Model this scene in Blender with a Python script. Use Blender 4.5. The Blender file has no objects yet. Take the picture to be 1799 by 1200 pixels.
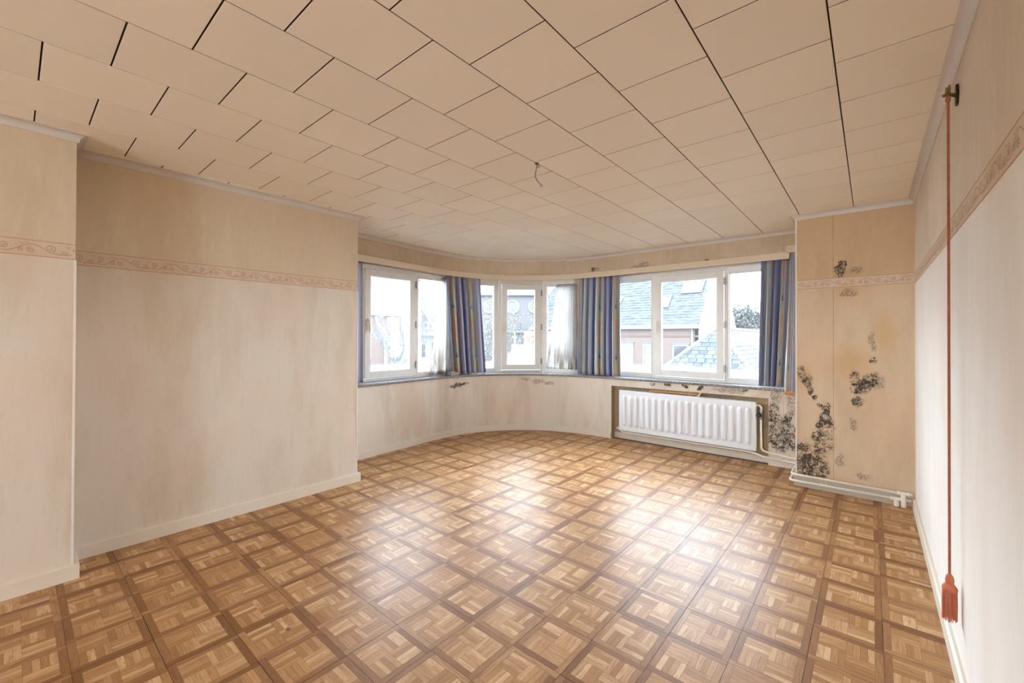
import bpy, bmesh, math, random
from mathutils import Vector, Matrix

random.seed(7)
PI = math.pi
SC = bpy.context.scene
COL = SC.collection

# ------------------------------------------------------------------ camera, sky, exposure
CAM_Z = 1.55
YAW, PITCH, ROLL = 0.702545992, 0.00664002, 0.00361980
fw = Vector((-math.sin(YAW) * math.cos(PITCH), math.cos(YAW) * math.cos(PITCH), math.sin(PITCH)))
rt = Vector((math.cos(YAW), math.sin(YAW), 0.0))
up = rt.cross(fw)
r2 = rt * math.cos(ROLL) + up * math.sin(ROLL)
u2 = -rt * math.sin(ROLL) + up * math.cos(ROLL)
cam_data = bpy.data.cameras.new('camera')
cam_data.sensor_width = 36.0
cam_data.sensor_fit = 'HORIZONTAL'
cam_data.lens = 744.509 / 1799.0 * 36.0
cam_data.shift_y = -13.43 / 1799.0
cam_data.clip_start = 0.01
cam_data.clip_end = 400
cam = bpy.data.objects.new('camera', cam_data)
COL.objects.link(cam)
M3 = Matrix((r2, u2, -fw)).transposed()
cam.matrix_world = Matrix.Translation((0, 0, CAM_Z)) @ M3.to_4x4()
SC.camera = cam

SC.view_settings.view_transform = 'Standard'
SC.view_settings.look = 'None'
SC.view_settings.gamma = 1.0
SC.view_settings.use_curve_mapping = False
SC.view_settings.exposure = 5.13

world = bpy.data.worlds.new('overcast_sky')
SC.world = world
world.use_nodes = True
wn = world.node_tree.nodes
wn.clear()
bg = wn.new('ShaderNodeBackground')
bg.inputs['Color'].default_value = (0.77, 0.885, 1.0, 1)
bg.inputs['Strength'].default_value = 1.0
wo = wn.new('ShaderNodeOutputWorld')
world.node_tree.links.new(bg.outputs[0], wo.inputs[0])

SC.cycles.max_bounces = 14
SC.cycles.diffuse_bounces = 9
SC.cycles.glossy_bounces = 5
SC.cycles.transmission_bounces = 6
SC.cycles.transparent_max_bounces = 16
SC.cycles.sample_clamp_indirect = 12
SC.cycles.caustics_reflective = False
SC.cycles.caustics_refractive = False


def portal(loc, direction, w, h):
    d = bpy.data.lights.new('daylight_portal', 'AREA')
    d.shape = 'RECTANGLE'
    d.size = w
    d.size_y = h
    d.cycles.is_portal = True
    o = bpy.data.objects.new('daylight_portal', d)
    COL.objects.link(o)
    o.location = loc
    o.rotation_euler = Vector(direction).to_track_quat('-Z', 'Y').to_euler()
    return o


portal((-5.24, 3.75, 1.73), (1, 0, 0), 1.7, 1.66)
portal((-4.68, 5.74, 1.73), (0.72, -0.69, 0), 1.9, 1.66)
portal((-1.95, 6.29, 1.73), (0, -1, 0), 2.6, 1.66)

# fill lamp added behind the viewpoint to brighten the room-facing surfaces
rd = bpy.data.lights.new('rear_fill_lamp', 'AREA')
rd.shape = 'RECTANGLE'
rd.size, rd.size_y = 1.1, 2.0
rd.energy = 2.2
rd.color = (1.0, 0.99, 0.96)
rdo = bpy.data.objects.new('rear_fill_lamp', rd)
COL.objects.link(rdo)
rdo.location = (-1.0, -6.48, 1.55)
rdo.rotation_euler = Vector((0, 1, 0)).to_track_quat('-Z', 'Z').to_euler()


# ------------------------------------------------------------------ node helpers
class NT:
    def __init__(s, name):
        s.m = bpy.data.materials.new(name)
        s.m.use_nodes = True
        s.t = s.m.node_tree
        s.t.nodes.clear()
        s.out = s.t.nodes.new('ShaderNodeOutputMaterial')

    def n(s, typ, **kw):
        nd = s.t.nodes.new(typ)
        for k, v in kw.items():
            setattr(nd, k, v)
        return nd

    def l(s, a, b):
        s.t.links.new(a, b)

    def put(s, sock, v):
        if isinstance(v, bpy.types.NodeSocket):
            s.l(v, sock)
        elif isinstance(v, tuple) and len(v) == 3 and sock.type == 'RGBA':
            sock.default_value = (*v, 1)
        else:
            sock.default_value = v

    def math(s, op, a, b=0.0, c=0.0, clamp=False):
        nd = s.n('ShaderNodeMath', operation=op, use_clamp=clamp)
        for i, v in enumerate((a, b, c)):
            s.put(nd.inputs[i], v)
        return nd.outputs[0]

    def vmath(s, op, a, b=None, c=None):
        nd = s.n('ShaderNodeVectorMath', operation=op)
        for i, v in enumerate((a, b, c)):
            if v is not None:
                s.put(nd.inputs[i], v)
        return nd.outputs['Value'] if op in ('LENGTH', 'DOT_PRODUCT') else nd.outputs['Vector']

    def mix(s, f, a, b, blend='MIX'):
        nd = s.n('ShaderNodeMix', data_type='RGBA', blend_type=blend)
        s.put(nd.inputs[0], f)
        s.put(nd.inputs[6], a)
        s.put(nd.inputs[7], b)
        return nd.outputs[2]

    def noise(s, vec, scale=5.0, detail=3.0, rough=0.5, dist=0.0):
        nd = s.n('ShaderNodeTexNoise')
        if vec is not None:
            s.l(vec, nd.inputs['Vector'])
        nd.inputs['Scale'].default_value = scale
        nd.inputs['Detail'].default_value = detail
        nd.inputs['Roughness'].default_value = rough
        nd.inputs['Distortion'].default_value = dist
        return nd.outputs['Fac']

    def map(s, v, a, b, c=0.0, d=1.0):
        nd = s.n('ShaderNodeMapRange')
        nd.interpolation_type = 'SMOOTHSTEP'
        s.put(nd.inputs[0], v)
        for i, x in enumerate((a, b, c, d)):
            nd.inputs[i + 1].default_value = x
        return nd.outputs[0]

    def pos(s):
        return s.n('ShaderNodeNewGeometry').outputs['Position']

    def obj(s):
        return s.n('ShaderNodeTexCoord').outputs['Object']

    def uv(s):
        return s.n('ShaderNodeTexCoord').outputs['UV']

    def rnd(s):
        return s.n('ShaderNodeObjectInfo').outputs['Random']

    def sep(s, v):
        nd = s.n('ShaderNodeSeparateXYZ')
        s.l(v, nd.inputs[0])
        return nd.outputs

    def comb(s, x, y, z):
        nd = s.n('ShaderNodeCombineXYZ')
        for i, v in enumerate((x, y, z)):
            s.put(nd.inputs[i], v)
        return nd.outputs[0]

    def ramp(s, f, stops, interp='LINEAR'):
        nd = s.n('ShaderNodeValToRGB')
        cr = nd.color_ramp
        cr.interpolation = interp
        while len(cr.elements) < len(stops):
            cr.elements.new(0.5)
        for e, (p, c) in zip(cr.elements, stops):
            e.position = p
            e.color = (*c, 1)
        s.put(nd.inputs[0], f)
        return nd.outputs[0]

    def bump(s, h, strength=0.3, dist=0.01):
        nd = s.n('ShaderNodeBump')
        nd.inputs['Strength'].default_value = strength
        nd.inputs['Distance'].default_value = dist
        s.l(h, nd.inputs['Height'])
        return nd.outputs[0]

    def bsdf(s, color, rough=0.6, metal=0.0, spec=0.5, normal=None, out=True):
        b = s.n('ShaderNodeBsdfPrincipled')
        s.put(b.inputs['Base Color'], color)
        s.put(b.inputs['Roughness'], rough)
        s.put(b.inputs['Metallic'], metal)
        s.put(b.inputs['Specular IOR Level'], spec)
        if normal is not None:
            s.l(normal, b.inputs['Normal'])
        if out:
            s.l(b.outputs[0], s.out.inputs[0])
        return b


def c8(r, g, b):
    f = lambda v: (v / 255 / 12.92) if v / 255 <= 0.04045 else ((v / 255 + 0.055) / 1.055) ** 2.4
    return (f(r), f(g), f(b))


def plain(name, col, rough=0.5, metal=0.0, var=0.06, scale=8.0, spec=0.5, bump=0.0):
    t = NT(name)
    n = t.noise(t.obj(), scale, 4, 0.6)
    lo = tuple(c * (1 - var) for c in col)
    hi = tuple(min(1, c * (1 + var)) for c in col)
    c = t.mix(n, lo, hi)
    t.bsdf(c, rough, metal, spec, t.bump(n, bump, 0.01) if bump else None)
    return t.m


def blob_mask(t, vec, blobs):
    """max over ellipsoids of (1-distance); vec is a world position"""
    acc = None
    for (x, y, z, rx, rz) in blobs:
        k = t.vmath('MULTIPLY', t.vmath('SUBTRACT', vec, (x, y, z)), (1 / rx, 1 / max(rx, 0.2), 1 / rz))
        m = t.math('SUBTRACT', 1.0, t.vmath('LENGTH', k))
        acc = m if acc is None else t.math('MAXIMUM', acc, m)
    return acc


def wallpaper(name, upper, lower, split, dark=None, ochre=None, grey=None, seams=None, tint=0.5):
    t = NT(name)
    p = t.pos()
    st = t.vmath('MULTIPLY', p, (1, 1, 0.28))
    n1 = t.noise(st, 3.2, 5, 0.62)
    n2 = t.noise(st, 17, 4, 0.65)
    n3 = t.noise(t.vmath('MULTIPLY', p, (1, 1, 0.12)), 55, 3, 0.6)
    n4 = t.noise(p, 1.3, 3, 0.5)
    z = t.sep(p)[2]
    base = t.mix(t.map(z, split - 0.03, split + 0.03), lower, upper)
    base = t.mix(t.math('MULTIPLY', t.map(n1, 0.42, 0.66), 0.42 * tint * 2), base, tuple(c * k for c, k in zip(upper, (0.83, 0.79, 0.74))))
    base = t.mix(t.math('MULTIPLY', t.map(n2, 0.5, 0.72), 0.34), base, tuple(min(1, (a + b) * 0.55) for a, b in zip(lower, upper)))
    base = t.mix(t.math('MULTIPLY', t.map(n4, 0.46, 0.66), 0.36), base, tuple(c * k for c, k in zip(lower, (1.02, 0.88, 0.8))))
    base = t.mix(t.math('MULTIPLY', t.map(n3, 0.52, 0.75), 0.2), base, tuple(c * 0.72 for c in lower))
    if seams:
        for axis, v in seams:
            d = t.math('ABSOLUTE', t.math('SUBTRACT', t.sep(p)[axis], v))
            base = t.mix(t.math('MULTIPLY', t.map(d, 0.0012, 0.004, 1, 0), 0.55), base, (0.25, 0.17, 0.1))
    w1 = t.n('ShaderNodeTexNoise')
    t.l(p, w1.inputs['Vector'])
    w1.inputs['Scale'].default_value = 10
    w1.inputs['Detail'].default_value = 4
    pd = t.vmath('ADD', p, t.vmath('MULTIPLY', t.vmath('SUBTRACT', w1.outputs['Color'], (0.5, 0.5, 0.5)), (0.11, 0.0, 0.11)))
    if ochre:
        m = blob_mask(t, pd, ochre)
        f = t.math('MULTIPLY', t.map(m, 0.0, 0.9), 0.45)
        base = t.mix(f, base, (0.52, 0.30, 0.10))
    if grey:
        m = blob_mask(t, pd, grey)
        g = t.noise(p, 75, 5, 0.72, 0.5)
        pl = t.map(m, -0.05, 0.5)
        k = t.math('ADD', g, t.math('MULTIPLY', t.math('SUBTRACT', pl, 1.0), 0.22))
        base = t.mix(t.math('MULTIPLY', pl, 0.22), base, (0.36, 0.30, 0.23))
        f = t.math('MULTIPLY', t.math('MULTIPLY', t.map(k, 0.45, 0.58), t.map(pl, 0.0, 0.3)), 0.72)
        base = t.mix(f, base, (0.10, 0.08, 0.065))
    if dark:
        m = blob_mask(t, pd, dark)
        g = t.noise(p, 85, 5, 0.7, 0.5)
        g2 = t.noise(p, 24, 5, 0.7, 0.8)
        pl = t.map(m, -0.04, 0.42)
        s = t.math('ADD', t.math('MULTIPLY', g, 0.55), t.math('MULTIPLY', g2, 0.45))
        s = t.math('ADD', s, t.math('MULTIPLY', t.math('SUBTRACT', t.noise(p, 10, 3, 0.6), 0.5), 0.38))
        k = t.math('ADD', s, t.math('MULTIPLY', t.math('SUBTRACT', pl, 1.0), 0.26))
        halo = t.math('MULTIPLY', t.math('MULTIPLY', pl, t.map(g2, 0.32, 0.6)), 0.55)
        base = t.mix(halo, base, (0.29, 0.225, 0.16))
        f = t.math('MULTIPLY', t.map(k, 0.43, 0.545), t.math('MULTIPLY', t.map(pl, 0.0, 0.25), 0.95))
        base = t.mix(f, base, (0.034, 0.027, 0.022))
    h = t.math('ADD', n2, t.math('MULTIPLY', n3, 0.5))
    t.bsdf(base, 0.75, 0, 0.3, t.bump(h, 0.12, 0.006))
    return t.m


# ------------------------------------------------------------------ materials
UP = (0.615, 0.515, 0.37)
LO = (0.66, 0.60, 0.515)
SPL = 2.09
M_wall = wallpaper('wallpaper_beige', UP, LO, SPL)
M_wall_right_lit = wallpaper('wallpaper_beige_lit', (0.62, 0.54, 0.435), (0.79, 0.775, 0.735), SPL, tint=0.2)  # beige paper coloured paler, mostly below the border, to imitate window light
PIL_DARK = [(-0.52, 5.346, 0.30, 0.17, 0.24), (-0.43, 5.346, 0.22, 0.15, 0.18), (-0.56, 5.346, 0.18, 0.10, 0.14), (-0.385, 5.346, 0.48, 0.135, 0.19), (-0.35, 5.346, 0.66, 0.085, 0.20), (-0.345, 5.346, 0.82, 0.055, 0.12), (-0.565, 5.346, 1.19, 0.062, 0.10), (-0.505, 5.346, 1.085, 0.06, 0.10), (-0.478, 5.346, 1.01, 0.035, 0.06), (-0.435, 5.346, 0.944, 0.034, 0.032), (-0.40, 5.346, 0.872, 0.024, 0.045), (-0.075, 5.346, 1.065, 0.09, 0.085), (-0.125, 5.346, 1.155, 0.05, 0.09), (-0.005, 5.346, 1.135, 0.085, 0.085), (-0.02, 5.346, 1.07, 0.05, 0.06), (0.017, 5.346, 1.335, 0.042, 0.055), (-0.106, 5.346, 0.93, 0.055, 0.085), (-0.235, 5.346, 2.22, 0.07, 0.085), (-0.21, 5.346, 2.30, 0.05, 0.06)]
PIL_GREY = [(-0.128, 5.346, 0.688, 0.05, 0.09), (-0.162, 5.346, 1.992, 0.09, 0.06), (-0.12, 5.346, 2.22, 0.07, 0.05), (-0.226, 5.346, 0.324, 0.05, 0.09), (0.03, 5.346, 1.13, 0.10, 0.11), (-0.05, 5.346, 0.20, 0.08, 0.04), (0.01, 5.346, 1.52, 0.03, 0.15)]
PIL_OCHRE = [(-0.17, 5.346, 2.078, 0.22, 0.27), (-0.074, 5.346, 2.83, 0.11, 0.09), (-0.128, 5.346, 1.291, 0.25, 0.25), (-0.262, 5.346, 0.08, 0.3, 0.14), (-0.52, 5.346, 1.125, 0.144, 0.237), (0.10, 5.346, 1.60, 0.15, 0.35)]
M_wall_pillar = wallpaper('wallpaper_mouldy', (0.56, 0.40, 0.245), (0.64, 0.50, 0.355), SPL, dark=PIL_DARK, ochre=PIL_OCHRE, grey=PIL_GREY, seams=[(0, -0.288)])
BAY_DARK = [(-0.86, 5.975, 0.40, 0.14, 0.30), (-0.82, 5.975, 0.30, 0.12, 0.17), (-0.72, 5.975, 0.36, 0.085, 0.23), (-0.90, 5.975, 0.66, 0.07, 0.14), (-0.755, 5.975, 0.59, 0.057, 0.149), (-1.203, 5.975, 0.89, 0.05, 0.03), (-2.16, 5.975, 0.875, 0.07, 0.04), (-2.40, 5.975, 0.885, 0.045, 0.03), (-1.934, 5.975, 0.875, 0.07, 0.035), (-1.734, 5.975, 0.865, 0.055, 0.035), (-4.95, 4.60, 0.80, 0.13, 0.03), (-4.95, 4.48, 0.77, 0.06, 0.05), (-3.316, 5.93, 2.61, 0.09, 0.045), (-1.65, 5.96, 2.575, 0.03, 0.015)]
BAY_GREY = [(-4.23, 5.7, 0.815, 0.16, 0.06), (-4.05, 5.76, 0.79, 0.10, 0.05), (-4.42, 5.6, 0.85, 0.10, 0.04), (-0.865, 5.975, 0.86, 0.09, 0.16), (-0.70, 5.975, 0.792, 0.10, 0.24), (-2.54, 5.96, 2.61, 0.12, 0.07), (-2.66, 5.96, 2.58, 0.12, 0.03), (-1.4, 5.975, 0.87, 0.3, 0.05)]
M_wall_bay = wallpaper('wallpaper_bay', (0.55, 0.45, 0.32), (0.70, 0.645, 0.565), 1.5, dark=BAY_DARK, grey=BAY_GREY, seams=[(0, -0.80)])
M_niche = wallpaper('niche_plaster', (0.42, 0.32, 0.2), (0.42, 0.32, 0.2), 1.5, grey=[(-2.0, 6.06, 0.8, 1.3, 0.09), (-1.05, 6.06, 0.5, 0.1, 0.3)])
M_base = plain('skirting_cream_paint', (0.70, 0.635, 0.535), 0.42, 0, 0.05, 6)
M_base_shaded = plain('skirting_cream_shaded', (0.50, 0.46, 0.385), 0.5, 0, 0.08, 9)  # cream skirting paint darkened to imitate shade behind the pipes
M_cornice = plain('cornice_grey_white', (0.60, 0.57, 0.535), 0.5, 0, 0.06, 14)
M_pelmet = plain('pelmet_cream_paint', (0.66, 0.55, 0.405), 0.45, 0, 0.05, 7)
M_frame = plain('window_white_paint', (0.74, 0.725, 0.69), 0.4, 0, 0.07, 9)
M_white = plain('white_enamel', (0.80, 0.85, 0.92), 0.3, 0, 0.02, 9)
M_pipe = plain('cream_pipe_paint', (0.82, 0.785, 0.70), 0.35, 0, 0.06, 18)
M_handle = plain('cream_handle', (0.60, 0.54, 0.41), 0.35)
M_black = plain('black_plastic', (0.012, 0.012, 0.013), 0.35, 0, 0.2, 20)
M_metal = plain('dull_metal', (0.28, 0.27, 0.25), 0.4, 0.8, 0.2, 30)
M_brass = plain('aged_brass', (0.25, 0.17, 0.07), 0.42, 0.8, 0.25, 30)
M_print = plain('border_print', (0.45, 0.255, 0.145), 0.7, 0, 0.14, 30)
M_band = wallpaper('border_paper', (0.62, 0.515, 0.40), (0.62, 0.515, 0.40), SPL)
M_gapdark = plain('dark_joint', (0.035, 0.014, 0.010), 0.9)
M_floorgap = plain('dark_floor_joint', (0.10, 0.048, 0.022), 0.7)
M_board = plain('broken_brown_board', (0.42, 0.235, 0.10), 0.8, 0, 0.35, 22, bump=0.4)
M_splinter = plain('pale_wood', (0.70, 0.56, 0.36), 0.7, 0, 0.1, 30)
M_cordred = plain('terracotta_cord', (0.36, 0.095, 0.045), 0.7, 0, 0.3, 60, bump=0.3)
M_tassel = plain('terracotta_tassel', (0.50, 0.145, 0.075), 0.75, 0, 0.3, 50, bump=0.3)
M_wire = plain('grey_cable', (0.20, 0.15, 0.10), 0.5)
M_brickorange = plain('raw_brick_orange', (0.55, 0.22, 0.07), 0.9, 0, 0.3, 30, bump=0.5)
M_plasterdull = plain('plain_plaster', (0.58, 0.48, 0.36), 0.8)


def make_ceiling_mat():
    t = NT('ceiling_tile_paint')
    n = t.noise(t.obj(), 3, 3, 0.5)
    r = t.rnd()
    k = t.math('ADD', 0.965, t.math('MULTIPLY', r, 0.05))
    c = t.mix(n, (0.85, 0.795, 0.69), (0.87, 0.82, 0.715))
    c = t.vmath('MULTIPLY', c, t.comb(k, k, k))
    t.bsdf(c, 0.6, 0, 0.3)
    return t.m


M_ceil = make_ceiling_mat()


def make_wood(name):
    """UV: u runs along the grain in metres, v across; face colour attribute 'tint' (r = tone, g = border or not)"""
    t = NT(name)
    a = t.n('ShaderNodeAttribute', attribute_name='tint')
    s = t.n('ShaderNodeSeparateColor')
    t.l(a.outputs['Color'], s.inputs[0])
    tone = t.math('FRACT', t.math('ADD', s.outputs[0], t.math('MULTIPLY', t.rnd(), 7.31)))
    border = s.outputs[1]
    uv = t.uv()
    off = t.math('MULTIPLY', t.rnd(), 13.0)
    v = t.vmath('ADD', uv, t.comb(off, off, t.math('MULTIPLY', tone, 9.0)))
    g1 = t.noise(t.vmath('MULTIPLY', v, (9, 95, 3)), 1.0, 4, 0.6, 0.9)
    g2 = t.noise(t.vmath('MULTIPLY', v, (30, 420, 3)), 1.0, 2, 0.6)
    g3 = t.noise(t.vmath('MULTIPLY', v, (7, 36, 3)), 1.0, 3, 0.5, 1.6)
    light = t.ramp(tone, [(0.0, (0.335, 0.175, 0.070)), (0.35, (0.44, 0.247, 0.110)), (0.7, (0.51, 0.307, 0.148)), (1.0, (0.64, 0.43, 0.24))])
    dark = t.ramp(tone, [(0.0, (0.20, 0.092, 0.036)), (0.5, (0.29, 0.145, 0.062)), (1.0, (0.44, 0.25, 0.115))])
    c = t.mix(border, light, dark)
    c = t.mix(t.math('MULTIPLY', t.map(g1, 0.42, 0.68), 0.6), c, t.mix(border, (0.29, 0.135, 0.05), (0.19, 0.085, 0.034)))
    c = t.mix(t.math('MULTIPLY', t.map(g3, 0.55, 0.75), 0.28), c, t.mix(border, (0.60, 0.38, 0.2), (0.34, 0.17, 0.07)))
    c = t.mix(t.math('MULTIPLY', t.map(g2, 0.5, 0.75), 0.22), c, (0.17, 0.072, 0.026))
    p = t.pos()
    dirt = t.noise(p, 1.1, 4, 0.6)
    c = t.mix(t.math('MULTIPLY', t.map(dirt, 0.5, 0.75), 0.14), c, (0.25, 0.12, 0.05))
    rn = t.noise(p, 2.3, 3, 0.6)
    rough = t.math('ADD', 0.31, t.math('MULTIPLY', rn, 0.15))
    h = t.math('ADD', t.math('MULTIPLY', g1, 0.6), t.math('MULTIPLY', g2, 0.4))
    t.bsdf(c, rough, 0, 0.15, t.bump(h, 0.07, 0.002))
    return t.m


M_wood = make_wood('parquet_wood')


def make_granite():
    t = NT('speckled_granite')
    p = t.obj()
    n1 = t.noise(p, 120, 2, 0.6)
    n2 = t.noise(p, 260, 2, 0.6)
    c = t.ramp(n1, [(0.34, (0.02, 0.021, 0.025)), (0.50, (0.17, 0.175, 0.19)), (0.64, (0.48, 0.48, 0.49))])
    c = t.mix(t.map(n2, 0.6, 0.7), c, (0.55, 0.55, 0.56))
    t.bsdf(c, 0.22, 0, 0.5)
    return t.m


M_granite = make_granite()


def make_glass(name, haze, fog_z=None):
    """pane: clear transmission, weak mirror reflection, dirt haze that scatters daylight"""
    t = NT(name)
    tr = t.n('ShaderNodeBsdfTransparent')
    gl = t.n('ShaderNodeBsdfGlossy')
    gl.inputs['Roughness'].default_value = 0.02
    tl = t.n('ShaderNodeBsdfTranslucent')
    tl.inputs['Color'].default_value = (0.95, 0.97, 1.0, 1)
    fr = t.n('ShaderNodeFresnel')
    fr.inputs['IOR'].default_value = 1.35
    p = t.pos()
    n = t.noise(t.vmath('MULTIPLY', p, (1, 1, 0.5)), 4.0, 4, 0.6)
    f = t.math('MULTIPLY', t.math('ADD', 0.7, t.math('MULTIPLY', n, 0.6)), haze)
    if fog_z:
        z = t.sep(p)[2]
        n2 = t.noise(p, 7.0, 3, 0.6)
        fog = t.map(t.math('ADD', z, t.math('MULTIPLY', n2, 0.08)), fog_z, fog_z + 0.22, 1, 0)
        f = t.math('ADD', f, t.math('MULTIPLY', fog, 0.42), clamp=True)
    m1 = t.n('ShaderNodeMixShader')
    t.l(f, m1.inputs[0])
    t.l(tr.outputs[0], m1.inputs[1])
    t.l(tl.outputs[0], m1.inputs[2])
    m2 = t.n('ShaderNodeMixShader')
    t.l(t.math('MULTIPLY', fr.outputs[0], 0.6), m2.inputs[0])
    t.l(m1.outputs[0], m2.inputs[1])
    t.l(gl.outputs[0], m2.inputs[2])
    t.l(m2.outputs[0], t.out.inputs[0])
    return t.m


M_glass = make_glass('dusty_window_glass', 0.008, 0.98)
M_glass_left = make_glass('misted_window_glass', 0.016, 1.0)


def make_curtain():
    """UV in metres of cloth: u across, v up"""
    t = NT('blue_striped_curtain')
    u, v, _ = t.sep(t.uv())
    PER = 0.42
    s = t.math('FRACT', t.math('DIVIDE', u, PER))
    blue = (0.175, 0.205, 0.40)
    steel = (0.28, 0.34, 0.43)
    lav = (0.33, 0.33, 0.48)
    pale = (0.60, 0.68, 0.76)
    sage = (0.36, 0.375, 0.355)
    base = t.ramp(s, [(0.0, blue), (0.20, blue), (0.205, steel), (0.28, pale), (0.305, sage), (0.50, sage), (0.505, pale), (0.54, steel), (0.66, steel), (0.665, lav), (0.83, lav), (0.86, (0.30, 0.34, 0.40)), (0.90, steel), (1.0, blue)])
    n = t.noise(t.vmath('MULTIPLY', t.uv(), (60, 3, 1)), 1.0, 3, 0.6)
    base = t.mix(t.math('MULTIPLY', t.map(n, 0.5, 0.75), 0.3), base, (0.3, 0.32, 0.36))
    # yellowish thread line
    th = t.math('ABSOLUTE', t.math('SUBTRACT', s, 0.615))
    tn = t.noise(t.vmath('MULTIPLY', t.uv(), (3, 9, 1)), 1.0, 2, 0.5)
    base = t.mix(t.math('MULTIPLY', t.map(th, 0.012, 0.03, 1, 0), t.map(tn, 0.4, 0.6)), base, (0.48, 0.38, 0.13))
    # printed motifs on the sage stripe
    fv = t.math('FRACT', t.math('DIVIDE', v, 0.78))
    a = t.math('ABSOLUTE', t.math('SUBTRACT', s, 0.405))
    org = (0.62, 0.29, 0.16)
    yel = (0.55, 0.45, 0.17)
    nav = (0.10, 0.115, 0.22)
    mot = t.ramp(fv, [(0.0, org), (0.09, sage), (0.11, yel), (0.29, sage), (0.32, yel), (0.335, nav), (0.43, yel), (0.445, sage), (0.50, org), (0.62, sage), (0.66, org), (0.74, sage), (0.78, org), (0.86, sage), (0.90, org)], 'CONSTANT')
    wd = t.ramp(fv, [(0.0, (0.055,) * 3), (0.11, (0.06,) * 3), (0.29, (0.02,) * 3), (0.32, (0.06,) * 3), (0.445, (0.0,) * 3), (0.50, (0.018,) * 3), (0.64, (0.0,) * 3), (0.65, (0.05,) * 3), (1.0, (0.05,) * 3)])
    f = t.math('LESS_THAN', a, t.sep(wd)[0])
    nz = t.noise(t.vmath('MULTIPLY', t.uv(), (130, 130, 1)), 1.0, 3, 0.6)
    f = t.math('MULTIPLY', f, t.map(nz, 0.3, 0.5, 0.45, 0.95))
    base = t.mix(f, base, mot)
    # little diamonds on the blue stripe
    dv = t.math('ABSOLUTE', t.math('SUBTRACT', t.math('FRACT', t.math('DIVIDE', v, 0.42)), 0.5))
    du = t.math('ABSOLUTE', t.math('SUBTRACT', s, 0.10))
    dd = t.math('ADD', t.math('MULTIPLY', dv, 2.2), t.math('MULTIPLY', du, 2.6))
    base = t.mix(t.math('MULTIPLY', t.map(dd, 0.06, 0.13, 1, 0), t.map(nz, 0.45, 0.55)), base, (0.40, 0.38, 0.19))
    pb = t.n('ShaderNodeBsdfPrincipled')
    t.l(base, pb.inputs['Base Color'])
    pb.inputs['Roughness'].default_value = 0.55
    pb.inputs['Sheen Weight'].default_value = 0.25
    tl = t.n('ShaderNodeBsdfTranslucent')
    t.l(base, tl.inputs[0])
    mx = t.n('ShaderNodeMixShader')
    mx.inputs[0].default_value = 0.07
    t.l(pb.outputs[0], mx.inputs[1])
    t.l(tl.outputs[0], mx.inputs[2])
    t.l(mx.outputs[0], t.out.inputs[0])
    return t.m


M_curtain = make_curtain()


def make_sheer():
    t = NT('stained_sheer_net')
    p = t.pos()
    z = t.sep(p)[2]
    n = t.noise(t.vmath('MULTIPLY', p, (14, 14, 2)), 1.0, 4, 0.65)
    st = t.math('MULTIPLY', t.map(z, 1.0, 1.6, 1, 0.12), t.map(n, 0.36, 0.62))
    c = t.mix(st, (0.62, 0.615, 0.60), (0.20, 0.155, 0.11))
    df = t.n('ShaderNodeBsdfDiffuse')
    t.l(c, df.inputs[0])
    tl = t.n('ShaderNodeBsdfTranslucent')
    t.l(c, tl.inputs[0])
    m1 = t.n('ShaderNodeMixShader')
    m1.inputs[0].default_value = 0.5
    t.l(df.outputs[0], m1.inputs[1])
    t.l(tl.outputs[0], m1.inputs[2])
    tr = t.n('ShaderNodeBsdfTransparent')
    m2 = t.n('ShaderNodeMixShader')
    m2.inputs[0].default_value = 0.14
    t.l(m1.outputs[0], m2.inputs[1])
    t.l(tr.outputs[0], m2.inputs[2])
    t.l(m2.outputs[0], t.out.inputs[0])
    return t.m


M_sheer = make_sheer()


# exterior materials
def make_brick(name, c1, c2, mortar, sc=4.0):
    t = NT(name)
    b = t.n('ShaderNodeTexBrick')
    p = t.sep(t.obj())
    t.l(t.comb(t.math('ADD', p[0], p[1]), p[2], 0.0), b.inputs['Vector'])
    b.inputs['Color1'].default_value = (*c1, 1)
    b.inputs['Color2'].default_value = (*c2, 1)
    b.inputs['Mortar'].default_value = (*mortar, 1)
    b.inputs['Scale'].default_value = sc
    b.inputs['Mortar Size'].default_value = 0.012
    t.bsdf(b.outputs['Color'], 0.9)
    return t.m


def make_slate(name, c, moss=0.4):
    t = NT(name)
    p = t.pos()
    r = t.rnd()
    n = t.noise(p, 3.5, 4, 0.6)
    n2 = t.noise(p, 19, 3, 0.6)
    n3 = t.noise(t.vmath('MULTIPLY', p, (3.2, 1, 4.4)), 1.0, 2, 0.5)
    n = t.math('ADD', n, t.math('MULTIPLY', t.math('SUBTRACT', t.map(n3, 0.35, 0.65), 0.5), 0.7))
    k = t.math('ADD', 0.66, t.math('ADD', t.math('MULTIPLY', r, 0.55), t.math('MULTIPLY', n, 0.6)))
    col = t.vmath('MULTIPLY', t.comb(k, k, k), c)
    col = t.mix(t.math('MULTIPLY', t.map(n2, 0.58, 0.68), moss), col, (0.05, 0.048, 0.012))
    t.bsdf(col, 0.95, 0, 0.03)
    return t.m


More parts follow.
